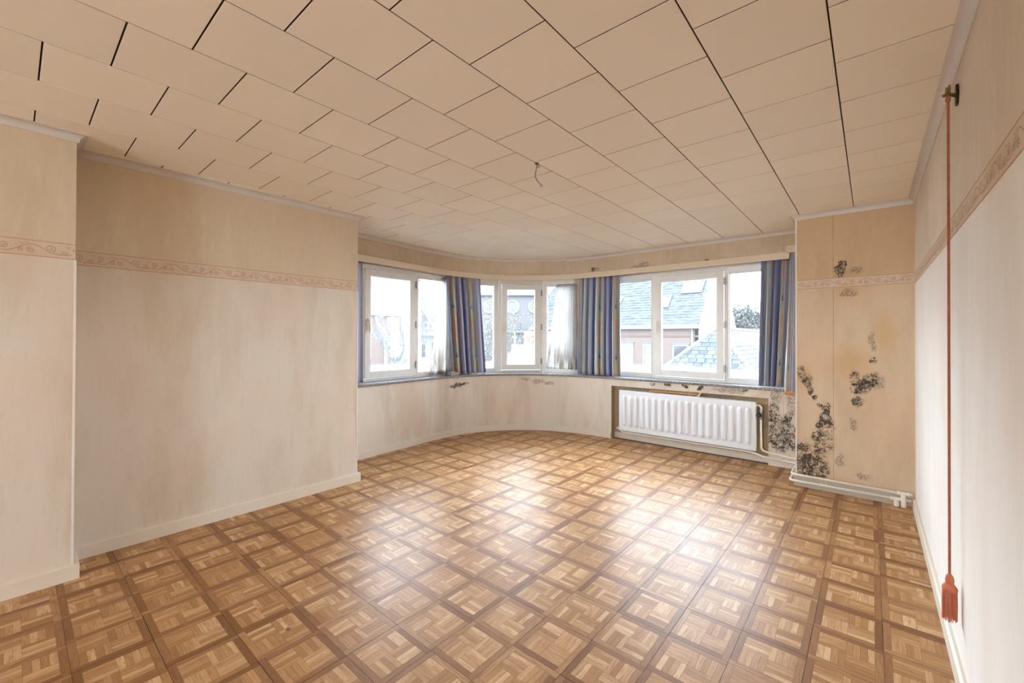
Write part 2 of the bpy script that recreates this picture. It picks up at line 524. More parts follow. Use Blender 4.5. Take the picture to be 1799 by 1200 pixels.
M_brick_pink = make_brick('pale_red_brick', (0.0472, 0.0292, 0.0224), (0.0421, 0.0255, 0.0190), (0.0464, 0.0367, 0.0306), 5)
M_brick_orange = make_brick('orange_brick', (0.0333, 0.0142, 0.0073), (0.0288, 0.0122, 0.0061), (0.0303, 0.0202, 0.0147), 5)
M_slate = make_slate('mossy_grey_slate', (0.0200, 0.0228, 0.0264), 0.75)
M_slate2 = make_slate('grey_slate', (0.0211, 0.0236, 0.0270), 0.25)
M_slatepale = make_slate('pale_roof_tile', (0.0548, 0.0548, 0.0569), 0.0)
M_ridge = plain('mossy_ridge_tile', (0.019, 0.017, 0.009), 0.9, 0, 0.4, 6)
M_render = plain('white_render', (0.0708, 0.0708, 0.0708), 0.9, 0, 0.03, 1)
M_extwhite = plain('white_trim_paint', (0.0640, 0.0640, 0.0640), 0.6, 0, 0.03, 2)
M_darkglass = plain('dark_house_glass', (0.0093, 0.0101, 0.0118), 0.15, 0, 0.3, 1)
M_stone = plain('grey_church_stone', (0.032, 0.030, 0.031), 0.9, 0, 0.25, 0.35)
M_stucco = plain('pale_lavender_stucco', (0.0548, 0.0537, 0.0569), 0.9, 0, 0.06, 0.8)
M_roofunder = plain('dark_roof_underlay', (0.0094, 0.0100, 0.0105), 0.9)
M_leaf = plain('grey_green_leaf', (0.017, 0.021, 0.017), 0.8, 0, 0.4, 1.5)
M_leaf2 = plain('yellow_green_leaf', (0.034, 0.034, 0.016), 0.8, 0, 0.4, 1.5)
M_bark = plain('grey_bark', (0.0211, 0.0200, 0.0179), 0.9, 0, 0.3, 5)
M_ground = plain('street_paving', (0.0274, 0.0274, 0.0274), 0.9, 0, 0.1, 0.5)
M_leadblue = plain('blue_grey_metal', (0.0118, 0.0152, 0.0194), 0.5)


# ------------------------------------------------------------------ mesh helpers
class MB:
    def __init__(s):
        s.v, s.f, s.uv, s.tint, s.mi = [], [], [], [], []

    def face(s, idx, uv=None, tint=None, mi=0):
        s.f.append(idx)
        s.uv.append(uv)
        s.tint.append(tint)
        s.mi.append(mi)

    def box(s, a, b, tint=None, mi=0):
        x0, y0, z0 = a
        x1, y1, z1 = b
        k = len(s.v)
        s.v += [(x0, y0, z0), (x1, y0, z0), (x1, y1, z0), (x0, y1, z0), (x0, y0, z1), (x1, y0, z1), (x1, y1, z1), (x0, y1, z1)]
        for q in ((3, 2, 1, 0), (4, 5, 6, 7), (0, 1, 5, 4), (1, 2, 6, 5), (2, 3, 7, 6), (3, 0, 4, 7)):
            s.face([k + i for i in q], None, tint, mi)
        return s

    def obox(s, o, ex, ey, ez, a, b, mi=0):
        """box in a local frame"""
        k = len(s.v)
        o, ex, ey, ez = Vector(o), Vector(ex), Vector(ey), Vector(ez)
        for (x, y, z) in [(a[0], a[1], a[2]), (b[0], a[1], a[2]), (b[0], b[1], a[2]), (a[0], b[1], a[2]), (a[0], a[1], b[2]), (b[0], a[1], b[2]), (b[0], b[1], b[2]), (a[0], b[1], b[2])]:
            s.v.append(tuple(o + ex * x + ey * y + ez * z))
        for q in ((3, 2, 1, 0), (4, 5, 6, 7), (0, 1, 5, 4), (1, 2, 6, 5), (2, 3, 7, 6), (3, 0, 4, 7)):
            s.face([k + i for i in q], None, None, mi)
        return s

    def prism(s, pts, z0, z1, mi=0):
        k = len(s.v)
        n = len(pts)
        s.v += [(x, y, z0) for x, y in pts] + [(x, y, z1) for x, y in pts]
        s.face([k + i for i in range(n)][::-1], mi=mi)
        s.face([k + n + i for i in range(n)], mi=mi)
        for i in range(n):
            j = (i + 1) % n
            s.face([k + i, k + j, k + n + j, k + n + i], mi=mi)
        return s

    def loft(s, rings, closed=True, caps=True, mi=0):
        k = len(s.v)
        n = len(rings[0])
        for r in rings:
            s.v += [tuple(p) for p in r]
        for a in range(len(rings) - 1):
            for i in range(n if closed else n - 1):
                j = (i + 1) % n
                s.face([k + a * n + i, k + a * n + j, k + (a + 1) * n + j, k + (a + 1) * n + i], mi=mi)
        if caps and closed:
            s.face([k + i for i in range(n)][::-1], mi=mi)
            s.face([k + (len(rings) - 1) * n + i for i in range(n)], mi=mi)
        return s

    def tube(s, pts, r, n=8, caps=True, mi=0):
        pts = [Vector(p) for p in pts]
        rr = r if isinstance(r, (list, tuple)) else [r] * len(pts)
        rings = []
        ref = None
        for i, p in enumerate(pts):
            t = (pts[min(i + 1, len(pts) - 1)] - pts[max(i - 1, 0)]).normalized()
            if ref is None:
                ref = t.orthogonal().normalized()
            else:
                ref = (ref - t * ref.dot(t))
                ref = ref.normalized() if ref.length > 1e-6 else t.orthogonal().normalized()
            b = t.cross(ref)
            rings.append([p + (ref * math.cos(2 * PI * k / n) + b * math.sin(2 * PI * k / n)) * rr[i] for k in range(n)])
        return s.loft(rings, True, caps, mi)

    def lathe(s, prof, n=16, c=(0, 0, 0), sx=1.0, sy=1.0):
        rings = [[(c[0] + r * sx * math.cos(2 * PI * k / n), c[1] + r * sy * math.sin(2 * PI * k / n), c[2] + z) for k in range(n)] for r, z in prof]
        return s.loft(rings)

    def sweep(s, path, prof, closed_prof=True, caps=True):
        """path: plan polyline walked with the room on its right; prof: (inward offset, z)"""
        rings = []
        n = len(path)
        for i in range(n):
            p = Vector((path[i][0], path[i][1], 0))
            d0 = (p - Vector((*path[i - 1][:2], 0))).normalized() if i > 0 else None
            d1 = (Vector((*path[i + 1][:2], 0)) - p).normalized() if i < n - 1 else None
            d0 = d0 or d1
            d1 = d1 or d0
            n0 = Vector((d0.y, -d0.x, 0))
            n1 = Vector((d1.y, -d1.x, 0))
            m = n0 + n1
            m = m / max(0.3, (1 + n0.dot(n1)))
            rings.append([(p.x + m.x * d, p.y + m.y * d, z) for d, z in prof])
        return s.loft(rings, closed_prof, caps)

    def build(s, name, mat, parent=None, smooth=False, loc=None, bevel=0.0):
        me = bpy.data.meshes.new(name)
        me.from_pydata([tuple(v) for v in s.v], [], s.f)
        mats = mat if isinstance(mat, (list, tuple)) else [mat]
        for m in mats:
            me.materials.append(m)
        if len(mats) > 1:
            for p, i in zip(me.polygons, s.mi):
                p.material_index = i
        if any(u is not None for u in s.uv):
            L = me.uv_layers.new(name='UVMap')
            for p, u in zip(me.polygons, s.uv):
                if u is not None:
                    for li, c in zip(p.loop_indices, u):
                        L.data[li].uv = c
        if any(t is not None for t in s.tint):
            A = me.color_attributes.new('tint', 'FLOAT_COLOR', 'CORNER')
            for p, t in zip(me.polygons, s.tint):
                if t is not None:
                    for li in p.loop_indices:
                        A.data[li].color = (*t, 1)
        bm = bmesh.new()
        bm.from_mesh(me)
        bmesh.ops.recalc_face_normals(bm, faces=bm.faces)
        bm.to_mesh(me)
        bm.free()
        if smooth:
            for p in me.polygons:
                p.use_smooth = True
        o = bpy.data.objects.new(name, me)
        COL.objects.link(o)
        if parent is not None:
            o.parent = parent
        if loc is not None:
            o.location = loc
        if bevel:
            b = o.modifiers.new('bevel', 'BEVEL')
            b.width = bevel
            b.segments = 2
            b.limit_method = 'ANGLE'
        return o


def tag(o, label, cat=None, group=None, kind=None):
    o['label'] = label
    if cat:
        o['category'] = cat
    if group:
        o['group'] = group
    if kind:
        o['kind'] = kind
    return o


def empty(name, loc, label, cat=None, group=None, kind=None, rz=0.0):
    o = bpy.data.objects.new(name, None)
    COL.objects.link(o)
    o.location = loc
    o.rotation_euler = (0, 0, rz)
    return tag(o, label, cat, group, kind)


def struct(o, label):
    return tag(o, label, None, None, 'structure')


def smooth_flat(o, ang=35):
    for p in o.data.polygons:
        p.use_smooth = True
    try:
        o.data.set_sharp_from_angle(angle=math.radians(ang))
    except Exception:
        pass
    return o


def catmull(P, n=5):
    out = []
    for i in range(len(P) - 1):
        p0 = P[max(i - 1, 0)]
        p1, p2 = P[i], P[i + 1]
        p3 = P[min(i + 2, len(P) - 1)]
        for k in range(n):
            t = k / n
            out.append(tuple(0.5 * (2 * b + (c - a) * t + (2 * a - 5 * b + 4 * c - d) * t * t + (-a + 3 * b - 3 * c + d) * t ** 3) for a, b, c, d in zip(p0, p1, p2, p3)))
    out.append(tuple(P[-1]))
    return out


# ------------------------------------------------------------------ room plan (metres)
XR = 0.31
XL = -4.195
XN = -3.885
Y_NE = 0.262
Y_LE = 2.394
Y_PIL = 5.346
X_PIL = -0.603
Y_REAR = -6.4
ZC = 2.833
BAY = catmull([(-4.88, 2.394), (-4.905, 3.0), (-4.95, 3.6), (-4.985, 4.2), (-4.94, 4.65), (-4.80, 5.02), (-4.585, 5.345), (-4.29, 5.62), (-3.95, 5.80), (-3.55, 5.91), (-3.1, 5.95), (-2.4, 5.965), (-1.5, 5.975), (-0.603, 5.98)], 5)
NX0, NX1 = -3.04, -0.955
SILL_Z = 0.937
LINTEL = 2.53


def bay_part(x0=None, x1=None, y0=None):
    """section of the bay path; x0..x1 bound the straight right-hand end"""
    out = []
    for i, p in enumerate(BAY):
        out.append(p)
    if y0 is not None:
        out = [p for p in out if not (p[0] < -4.5 and p[1] < y0 and p[1] < 4.3)]
    if x1 is not None:
        res = []
        for a, b in zip(out[:-1], out[1:]):
            res.append(a)
            if a[0] < x1 <= b[0] and a[1] > 5:
                k = (x1 - a[0]) / (b[0] - a[0])
                res.append((x1, a[1] + (b[1] - a[1]) * k))
                break
        out = res
    if x0 is not None:
        res = []
        for a, b in zip(out[:-1], out[1:]):
            if b[0] > x0 and a[1] > 5:
                if not res and a[0] <= x0:
                    k = (x0 - a[0]) / (b[0] - a[0])
                    res.append((x0, a[1] + (b[1] - a[1]) * k))
                res.append(b)
        out = res
    return out


def bay_x(x):
    for a, b in zip(BAY[:-1], BAY[1:]):
        if a[1] > 5 and a[0] <= x <= b[0]:
            return a[1] + (b[1] - a[1]) * (x - a[0]) / (b[0] - a[0])
    return 5.98


def bay_at_y(y):
    """x on the left flank of the bay for a given y"""
    for a, b in zip(BAY[:-1], BAY[1:]):
        if a[1] <= y <= b[1] and a[0] < -4.2:
            return a[0] + (b[0] - a[0]) * (y - a[1]) / (b[1] - a[1])
    return -4.9


def in_room(x, y):
    if x > XR or y < Y_REAR or y > 5.98:
        return False
    if y < Y_NE:
        return x > XN
    if y < Y_LE:
        return x > XL
    if x > X_PIL:
        return y < Y_PIL
    if x > -3.2:
        return y < 5.97
    return x > bay_at_y(min(y, 5.9)) and y < bay_x(max(x, -4.6)) + 0.02


def project(p):
    d = Vector(p) - Vector((0, 0, CAM_Z))
    k = d.dot(fw)
    if k < 0.05:
        return None
    return 899.5 + 744.5 * d.dot(r2) / k, 586.57 - 744.5 * d.dot(u2) / k, k


# ------------------------------------------------------------------ floor
def wood_strip(mb, x0, x1, y0, y1, along, border, ztop, depth, rng):
    """one finger of parquet: top face and four short sides"""
    k = len(mb.v)
    g = 0.00045
    x0 += g
    x1 -= g
    y0 += g
    y1 -= g
    dz = rng.uniform(0, 0.0003)
    zt = ztop - dz
    zb = ztop - depth
    mb.v += [(x0, y0, zt), (x1, y0, zt), (x1, y1, zt), (x0, y1, zt), (x0, y0, zb), (x1, y0, zb), (x1, y1, zb), (x0, y1, zb)]
    ou, ov = rng.uniform(0, 50), rng.uniform(0, 50)
    q = [(x0, y0), (x1, y0), (x1, y1), (x0, y1)]
    uv = [((a if along == 'x' else b) + ou, (b if along == 'x' else a) + ov) for a, b in q]
    t = (rng.random(), 1.0 if border else 0.0, 0)
    mb.face([k, k + 1, k + 2, k + 3], uv, t)
    for a, b in ((0, 1), (1, 2), (2, 3), (3, 0)):
        mb.face([k + a, k + b, k + b + 4, k + a + 4], [uv[a], uv[b], uv[b], uv[a]], t)


FPX, FPY = 0.2841, 0.2903
FX0, FY0 = -2.795, 0.770
BW = 0.031


def tile_strips():
    """rectangles of one tile: (x0,x1,y0,y1,along,border)"""
    L = []
    w, h = FPX - 0.0012, FPY - 0.0012
    L.append((0, w - BW, 0, BW, 'x', True))
    L.append((w - BW, w, 0, h - BW, 'y', True))
    L.append((BW, w, h - BW, h, 'x', True))
    L.append((0, BW, BW, h, 'y', True))
    ix, iy = (w - 2 * BW) / 2, (h - 2 * BW) / 2
    for bx in range(2):
        for by in range(2):
            ox, oy = BW + bx * ix, BW + by * iy
            if (bx + by) % 2 == 1:      # top-left and bottom-right: fingers run along x
                for k in range(4):
                    L.append((ox, ox + ix, oy + k * iy / 4, oy + (k + 1) * iy / 4, 'x', False))
            else:
                for k in range(4):
                    L.append((ox + k * ix / 4, ox + (k + 1) * ix / 4, oy, oy + iy, 'y', False))
    return L


STRIPS = tile_strips()
floor_mb = MB()
floor_mb.prism([(XN - 0.4, Y_REAR - 0.2), (XR + 0.2, Y_REAR - 0.2), (XR + 0.2, 6.1), (-5.1, 6.1), (-5.1, 2.2), (XN - 0.4, 2.2)], -0.20, -0.0065)
floor = struct(floor_mb.build('floor', M_floorgap), 'parquet floor of square basket-weave tiles with dark borders, glossy by the windows')
tile_variants = []
for vi in range(6):
    rng = random.Random(100 + vi)
    mb = MB()
    for r in STRIPS:
        wood_strip(mb, *r, 0.0, 0.0014, rng)
    mb.box((0, 0, -0.006), (FPX - 0.0012, FPY - 0.0012, -0.0013), (0.0, 1.0, 0))
    o = mb.build('floor_tile', M_wood, floor)
    tile_variants.append(o.data)
    bpy.data.objects.remove(o)
# loose fingers for the nearest tiles: shared meshes, one object for each finger
base_mb = MB()
base_mb.box((0, 0, -0.006), (FPX - 0.0012, FPY - 0.0012, -0.0013), (0.0, 1.0, 0))
o = base_mb.build('floor_tile', M_floorgap, floor)
tile_base = o.data
bpy.data.objects.remove(o)
strip_mesh = {}
for i, r in enumerate(STRIPS):
    for k in range(3):
        mb = MB()
        wood_strip(mb, *r, 0.0, 0.0014, random.Random(900 + i * 7 + k))
        o = mb.build('wood_strip', M_wood, floor)
        strip_mesh[(i, k)] = o.data
        bpy.data.objects.remove(o)

cells = []
rng = random.Random(5)
for ix in range(-9, 12):
    for iy in range(-26, 19):
        x, y = FX0 + ix * FPX, FY0 + iy * FPY
        cs = [(x + a * FPX, y + b * FPY) for a in (0.02, 0.5, 0.98) for b in (0.02, 0.5, 0.98)]
        if not any(in_room(*c) for c in cs):
            continue
        vis = False
        for c in cs:
            p = project((c[0], c[1], 0))
            if p and -20 < p[0] < 1820 and p[1] < 1230:
                vis = True
        pc = project((x + FPX / 2, y + FPY / 2, 0))
        cells.append((pc[2] if (pc and vis) else 99 + rng.random(), x, y, vis))
cells.sort()
stuff_tiles = MB()
n_parts = 0
for d, x, y, vis in cells:
    jx, jy = rng.uniform(-0.0006, 0.0006), rng.uniform(-0.0006, 0.0006)
    if vis and n_parts < 300:
        n_parts += 1
        near = d < 2.45
        o = bpy.data.objects.new('floor_tile', tile_base if near else tile_variants[rng.randrange(6)])
        COL.objects.link(o)
        o.parent = floor
        o.location = (x + jx, y + jy, 0)
        if near:
            for i in range(len(STRIPS)):
                s = bpy.data.objects.new('wood_strip', strip_mesh[(i, rng.randrange(3))])
                COL.objects.link(s)
                s.parent = o
    else:
        r2g = random.Random(int(abs(x * 1000 + y * 7919)))
        for (a, b, c, e, al, bo) in STRIPS:
            wood_strip(stuff_tiles, x + a, x + b, y + c, y + e, al, bo, 0.0, 0.006, r2g)
if stuff_tiles.v:
    o = stuff_tiles.build('floor_tile_remainder', M_wood, floor)
    o['kind'] = 'stuff'

# small chips and stains lying on the floor
chip = MB()
chip.lathe([(0.0001, 0.0), (0.010, 0.0002), (0.009, 0.0006), (0.0001, 0.0008)], 9, (0, 0, 0), 1.0, 0.7)

# ------------------------------------------------------------------ ceiling
PX, PY = 0.4396, 0.4370
ceil_mb = MB().box((-5.6, Y_REAR - 0.2, ZC + 0.011), (XR + 0.2, 6.6, ZC + 0.25))
ceiling = struct(ceil_mb.build('ceiling', M_gapdark), 'cream ceiling of square fibreboard tiles laid in staggered rows')


def ceil_tile_mesh(x0, x1, y0, y1):
    mb = MB()
    g, c = 0.0027, 0.0010
    gy = 0.0032
    a0, a1, b0, b1 = x0 + g, x1 - g, y0 + gy, y1 - gy
    rings = [[(a0, b0, ZC + 0.0109), (a1, b0, ZC + 0.0109), (a1, b1, ZC + 0.0109), (a0, b1, ZC + 0.0109)],
             [(a0, b0, ZC + 0.002), (a1, b0, ZC + 0.002), (a1, b1, ZC + 0.002), (a0, b1, ZC + 0.002)],
             [(a0 + c, b0 + c, ZC), (a1 - c, b0 + c, ZC), (a1 - c, b1 - c, ZC), (a0 + c, b1 - c, ZC)]]
    mb.loft(rings)
    for i in range(4):
        mb.mi[i] = 1
    return mb


n_ct = 0
rest_ceil = MB()
for row in range(-13, 1):
    xa = -0.1268 + row * PX
    xb = xa + PX
    if row == 0:
        xb = XR + 0.01
    ph = 0.297 if row % 2 == 0 else 0.297 + PY / 2
    k = -17
    while True:
        y0 = ph + k * PY
        k += 1
        if y0 > 6.1:
            break
        if y0 + PY < Y_REAR:
            continue
        a, b = max(y0, Y_REAR - 0.1), min(y0 + PY, 6.3)
        x0, x1 = max(xa, -5.3), xb
        if x1 - x0 < 0.02 or b - a < 0.02:
            continue
        if not any(in_room(x0 + (x1 - x0) * u, a + (b - a) * v) for u in (0.03, 0.5, 0.97) for v in (0.03, 0.5, 0.97)):
            continue
        seen = False
        for u in (0, 0.5, 1):
            for v in (0, 0.5, 1):
                q = project((x0 + (x1 - x0) * u, a + (b - a) * v, ZC))
                if q and -40 < q[0] < 1840 and q[1] > -40:
                    seen = True
        tm = ceil_tile_mesh(x0, x1, a, b)
        if seen:
            tm.build('ceiling_tile', [M_ceil, M_gapdark], ceiling)
            n_ct += 1
        else:
            kk = len(rest_ceil.v)
            rest_ceil.v += tm.v
            for f in tm.f:
                rest_ceil.face([kk + i for i in f])
if rest_ceil.v:
    rest_ceil.build('ceiling_tile_remainder', M_ceil, ceiling)['kind'] = 'stuff'

# ------------------------------------------------------------------ walls
# each wall is a solid; their visible faces carry the wallpaper
wl = MB().prism([(XL, Y_NE), (XL, Y_LE), (-5.3, Y_LE), (-5.3, Y_NE)], 0, ZC)
wall_left = struct(wl.build('wall_left', M_wall), 'long left wall with mottled beige wallpaper and scroll border')
wn_ = MB().prism([(XN, Y_REAR), (XN, Y_NE), (-5.3, Y_NE), (-5.3, Y_REAR)], 0, ZC)
wall_left_front = struct(wn_.build('wall_left_front', M_wall), 'projecting front part of the left wall, beige wallpaper')
wr = MB().box((XR, Y_REAR - 0.2, 0), (XR + 0.2, 6.5, ZC))
wall_right = struct(wr.build('wall_right', M_wall_right_lit), 'right-hand wall, beige wallpaper coloured paler to look lit by the windows')
wp = MB().box((X_PIL, Y_PIL, 0), (XR, 6.5, ZC))
wall_back_right = struct(wp.build('wall_back_right', M_wall_pillar), 'projecting back wall with black mould patches beside the radiator')
wre = MB().box((-5.3, Y_REAR - 0.2, 0), (-1.6, Y_REAR, ZC))  # unseen wall; the opening in it is added to admit fill light
wre.box((-0.4, Y_REAR - 0.2, 0), (XR, Y_REAR, ZC))
wre.box((-1.6, Y_REAR - 0.2, 0), (-0.4, Y_REAR, 0.5))
wre.box((-1.6, Y_REAR - 0.2, 2.6), (-0.4, Y_REAR, ZC))
wall_rear = struct(wre.build('wall_rear', M_wall), 'rear wall behind the viewpoint with a tall opening added for fill light')

bay = MB()
OUTT = -0.30
bay.sweep(bay_part(x1=NX0), [(0, 0), (0, SILL_Z - 0.031), (OUTT, SILL_Z - 0.031), (OUTT, 0)])
bay.sweep(bay_part(x0=NX0, x1=NX1), [(0, 0.806), (0, SILL_Z - 0.031), (OUTT, SILL_Z - 0.031), (OUTT, 0.806)])
bay.sweep(bay_part(x0=NX1), [(0, 0), (0, SILL_Z - 0.031), (OUTT, SILL_Z - 0.031), (OUTT, 0)])
bay.sweep(BAY, [(0, LINTEL), (0, ZC), (OUTT - 0.1, ZC), (OUTT - 0.1, LINTEL)])
# piers between the windows and at both ends
bay.prism([(-5.12, Y_LE), (-5.12, 2.955), (-5.25, 2.955), (-5.25, Y_LE)], SILL_Z - 0.031, LINTEL)
bay.prism([(-5.095, 4.53), (-5.02, 4.80), (-5.20, 4.86), (-5.25, 4.53)], SILL_Z - 0.031, LINTEL)
bay.prism([(-3.775, 6.06), (-3.19, 6.13), (-3.19, 6.35), (-3.82, 6.30)], SILL_Z - 0.031, LINTEL)
wall_bay = struct(bay.build('wall_bay', M_wall_bay), 'curved bay wall with beige wallpaper under and over the windows')
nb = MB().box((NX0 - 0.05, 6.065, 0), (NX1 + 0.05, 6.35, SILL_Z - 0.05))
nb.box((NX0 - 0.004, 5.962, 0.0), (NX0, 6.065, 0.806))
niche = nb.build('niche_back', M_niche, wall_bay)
tag(niche, 'brown plaster at the back of the radiator niche')

# white corner beads on outer wall corners
for nm, x, y, z0, z1, par in (('corner_bead', XN, Y_NE, 0.09, 2.03, wall_left_front), ('corner_bead', XL, Y_LE, 0.09, 2.03, wall_left), ('corner_bead', X_PIL, Y_PIL, 0.09, 2.785, wall_back_right)):
    if par is wall_back_right:
        b = MB().box((x - 0.004, y - 0.004, z0), (x + 0.008, y + 0.01, z1))
    else:
        b = MB().box((x - 0.01, y - 0.008, z0), (x + 0.004, y + 0.004, z1))
    o = b.build(nm, M_frame, par)
    tag(o, 'white corner strip')


# ------------------------------------------------------------------ wallpaper border with scroll print
def spiral(cx, cz, r0, turns, a0, sgn, n=16):
    return [(cx + r0 * (1 - 0.86 * i / n) * math.cos(a0 + sgn * turns * 2 * PI * i / n), cz + r0 * (1 - 0.86 * i / n) * math.sin(a0 + sgn * turns * 2 * PI * i / n)) for i in range(n + 1)]


def motif():
    """2-D polylines of one repeat (0..0.30 m long, band height 0.1 centred on 0)"""
    L = []
    L.append([(0.00, 0.018), (0.02, 0.004), (0.045, -0.016), (0.07, -0.024), (0.095, -0.022)])
    L.append(spiral(0.052, 0.006, 0.024, 1.55, -1.2, 1))
    L.append(spiral(0.112, -0.012, 0.015, 1.4, 0.6, -1))
    L.append([(0.095, -0.022), (0.12, -0.028), (0.145, -0.022), (0.165, -0.006)])
    L.append(spiral(0.163, 0.007, 0.020, 1.6, -1.6, 1))
    L.append([(0.150, -0.026), (0.18, -0.028), (0.21, -0.012), (0.235, 0.008), (0.26, 0.021), (0.28, 0.024), (0.30, 0.018)])
    L.append(spiral(0.232, -0.014, 0.014, 1.4, 0.9, 1))
    L.append(spiral(0.272, -0.012, 0.019, 1.6, 1.6, 1))
    for (a, b) in ((0.086, -0.034), (0.096, -0.030), (0.128, 0.018), (0.136, 0.024), (0.122, 0.027), (0.236, 0.022), (0.246, 0.029), (0.226, 0.028), (0.214, 0.016), (0.258, 0.031)):
        L.append([(a - 0.004, b - 0.001), (a + 0.004, b + 0.001)])
    return L


MOT = motif()


def border(wall, o, ex, nrm, length, z0, z1, start=0.0):
    """paper band on a wall: o = start point, ex = direction along, nrm = into the room"""
    o, ex, nrm = Vector(o), Vector(ex), Vector(nrm)
    ez = Vector((0, 0, 1))
    band = MB().obox(o, ex, nrm, ez, (0, 0.0, z0), (length, 0.0010, z1)).build('wallpaper_border', M_band, wall)
    tag(band, 'paper border band with a brown scroll print')
    pr = MB()
    pr.obox(o, ex, nrm, ez, (0, 0.0009, z0), (length, 0.0016, z0 + 0.0045))
    pr.obox(o, ex, nrm, ez, (0, 0.0009, z1 - 0.0045), (length, 0.0016, z1))
    h = (z1 - z0) / 0.1
    zc = (z0 + z1) / 2
    k = -start
    while k < length:
        for line in MOT:
            P = [(k + a, zc + b * h) for a, b in line]
            for (a, b), (c, d) in zip(P[:-1], P[1:]):
                if min(a, c) < 0 or max(a, c) > length:
                    continue
                t = Vector((c - a, d - b)).normalized()
                hw = 0.0021
                nx, nz = -t.y * hw, t.x * hw
                i = len(pr.v)
                for (x, z) in ((a + nx, b + nz), (a - nx, b - nz), (c - nx, d - nz), (c + nx, d + nz)):
                    pr.v.append(tuple(o + ex * x + nrm * 0.0016 + ez * z))
                pr.face([i, i + 1, i + 2, i + 3])
        k += 0.30
    p = pr.build('scroll_print', M_print, band)
    p['kind'] = 'stuff'


border(wall_left, (XL, Y_NE, 0), (0, 1, 0), (1, 0, 0), Y_LE - Y_NE, 2.034, 2.136, 0.02)
border(wall_left_front, (XN, Y_REAR, 0), (0, 1, 0), (1, 0, 0), Y_NE - Y_REAR, 2.03, 2.128, 0.10)
border(wall_back_right, (X_PIL, Y_PIL, 0), (1, 0, 0), (0, -1, 0), XR - X_PIL, 2.056, 2.152, 0.0)
border(wall_right, (XR, Y_PIL, 0), (0, -1, 0), (-1, 0, 0), Y_PIL - Y_REAR, 2.05, 2.15, 0.0)

# ------------------------------------------------------------------ skirting boards
BH = 0.092
SK = [(0, 0), (0.022, 0), (0.022, BH - 0.004), (0.018, BH), (0, BH)]


def skirt(name, path, label, prof=SK, mat=None):
    return struct(MB().sweep(path, prof).build(name, mat or M_base), label)


SK2 = [(0, 0), (0.030, 0), (0.030, BH - 0.004), (0.026, BH), (0, BH)]
skirt('baseboard_left_front', [(XN, Y_REAR), (XN, Y_NE + 0.0), (XL, Y_NE)], 'cream skirting board of the projecting left wall', SK2)
skirt('baseboard_left', [(XL, Y_NE + 0.03), (XL, Y_LE), (-4.85, Y_LE)], 'cream skirting board along the left wall', SK2)
bb = skirt('baseboard_bay', bay_part(y0=2.45, x1=-4.0), 'cream skirting board around the curved bay', [(0, 0), (0.015, 0), (0.015, BH), (0, BH)])
skirt('baseboard_bay_right', bay_part(x0=-3.995, x1=NX0) , 'cream skirting board right of the curve, up to the radiator niche', [(0, 0), (0.015, 0), (0.015, BH), (0, BH)])
skirt('baseboard_niche', [(NX0 + 0.005, 6.063), (NX1 - 0.005, 6.063)], 'cream skirting board under the radiator', [(0, 0), (0.012, 0), (0.012, 0.085), (0, 0.085)])
skirt('baseboard_niche_right', [(NX1, 5.9775), (X_PIL - 0.03, 5.98)], 'short cream skirting board right of the radiator niche', [(0, 0), (0.016, 0), (0.016, 0.085), (0, 0.085)])
skirt('baseboard_back_right', [(X_PIL, 5.95), (X_PIL, Y_PIL), (0.235, Y_PIL)], 'cream skirting board behind the heating pipes', [(0, 0), (0.018, 0), (0.018, 0.105), (0, 0.105)], M_base_shaded)
skirt('baseboard_right', [(XR, Y_PIL - 0.06), (XR, Y_REAR)], 'white skirting board along the right-hand wall', [(0, 0), (0.022, 0), (0.022, BH - 0.006), (0.012, BH), (0, BH)])

# ------------------------------------------------------------------ cornices (trim)
CD = 0.048


def cove(s=1.0, drop=CD, proj=0.048):
    P = [(0, ZC - drop * s), (0.006 * s, ZC - drop * s)]
    for i in range(7):
        a = i / 6 * PI / 2
        P.append((0.008 * s + (proj - 0.012) * s * (1 - math.cos(a)), ZC - drop * s + 0.006 + (drop * s - 0.012) * math.sin(a)))
    P += [(proj * s, ZC - 0.005), (proj * s, ZC), (0, ZC)]
    return P


def cornice(n, path, label, s=1.0, blocks=()):
    o = struct(smooth_flat(MB().sweep(path, cove(s)).build('trim_%d' % n, M_cornice), 30), label)
    for b in blocks:
        q = smooth_flat(MB().sweep(b, [(d + (0.003 if d > 0 else 0), z - (0.003 if z < ZC - 0.01 else 0)) for d, z in cove(s)]).build('corner_block', M_cornice, o), 30)
    return o


cornice(1, [(XN, Y_REAR), (XN, Y_NE), (XL + 0.05, Y_NE)], 'grey-white cornice of the projecting left wall', 1.0, [[(XN, Y_NE - 0.055), (XN, Y_NE), (XN - 0.06, Y_NE)]])
cornice(2, [(XL, Y_NE), (XL, Y_LE), (-4.83, Y_LE)], 'grey-white cornice along the left wall', 1.0, [[(XL, Y_LE - 0.05), (XL, Y_LE), (XL - 0.05, Y_LE)], [(XL, Y_NE + 0.05), (XL, Y_NE + 0.10)]])
left_b = [p for p in BAY if p[0] < -4.5 and p[1] < 5.0]
mid_b = [left_b[-1]] + [p for p in BAY if (p[1] >= 5.0 or p[0] > -4.5) and p[0] < -3.75]
right_b = [mid_b[-1]] + [p for p in BAY if p[0] >= -3.75]
cornice(3, left_b, 'grey-white cornice over the left bay window')
cornice(4, mid_b, 'thin flexible cornice in the curve of the bay', 0.72)
cornice(5, right_b, 'grey-white cornice over the right bay window')
cornice(6, [(X_PIL, 5.93), (X_PIL, Y_PIL), (XR - 0.005, Y_PIL)], 'grey-white cornice over the mouldy back wall', 1.0, [[(X_PIL, Y_PIL + 0.045), (X_PIL, Y_PIL), (X_PIL + 0.055, Y_PIL)], [(XR - 0.075, Y_PIL), (XR - 0.002, Y_PIL)]])
cornice(7, [(XR, Y_PIL), (XR, Y_REAR)], 'grey-white cornice along the right-hand wall')

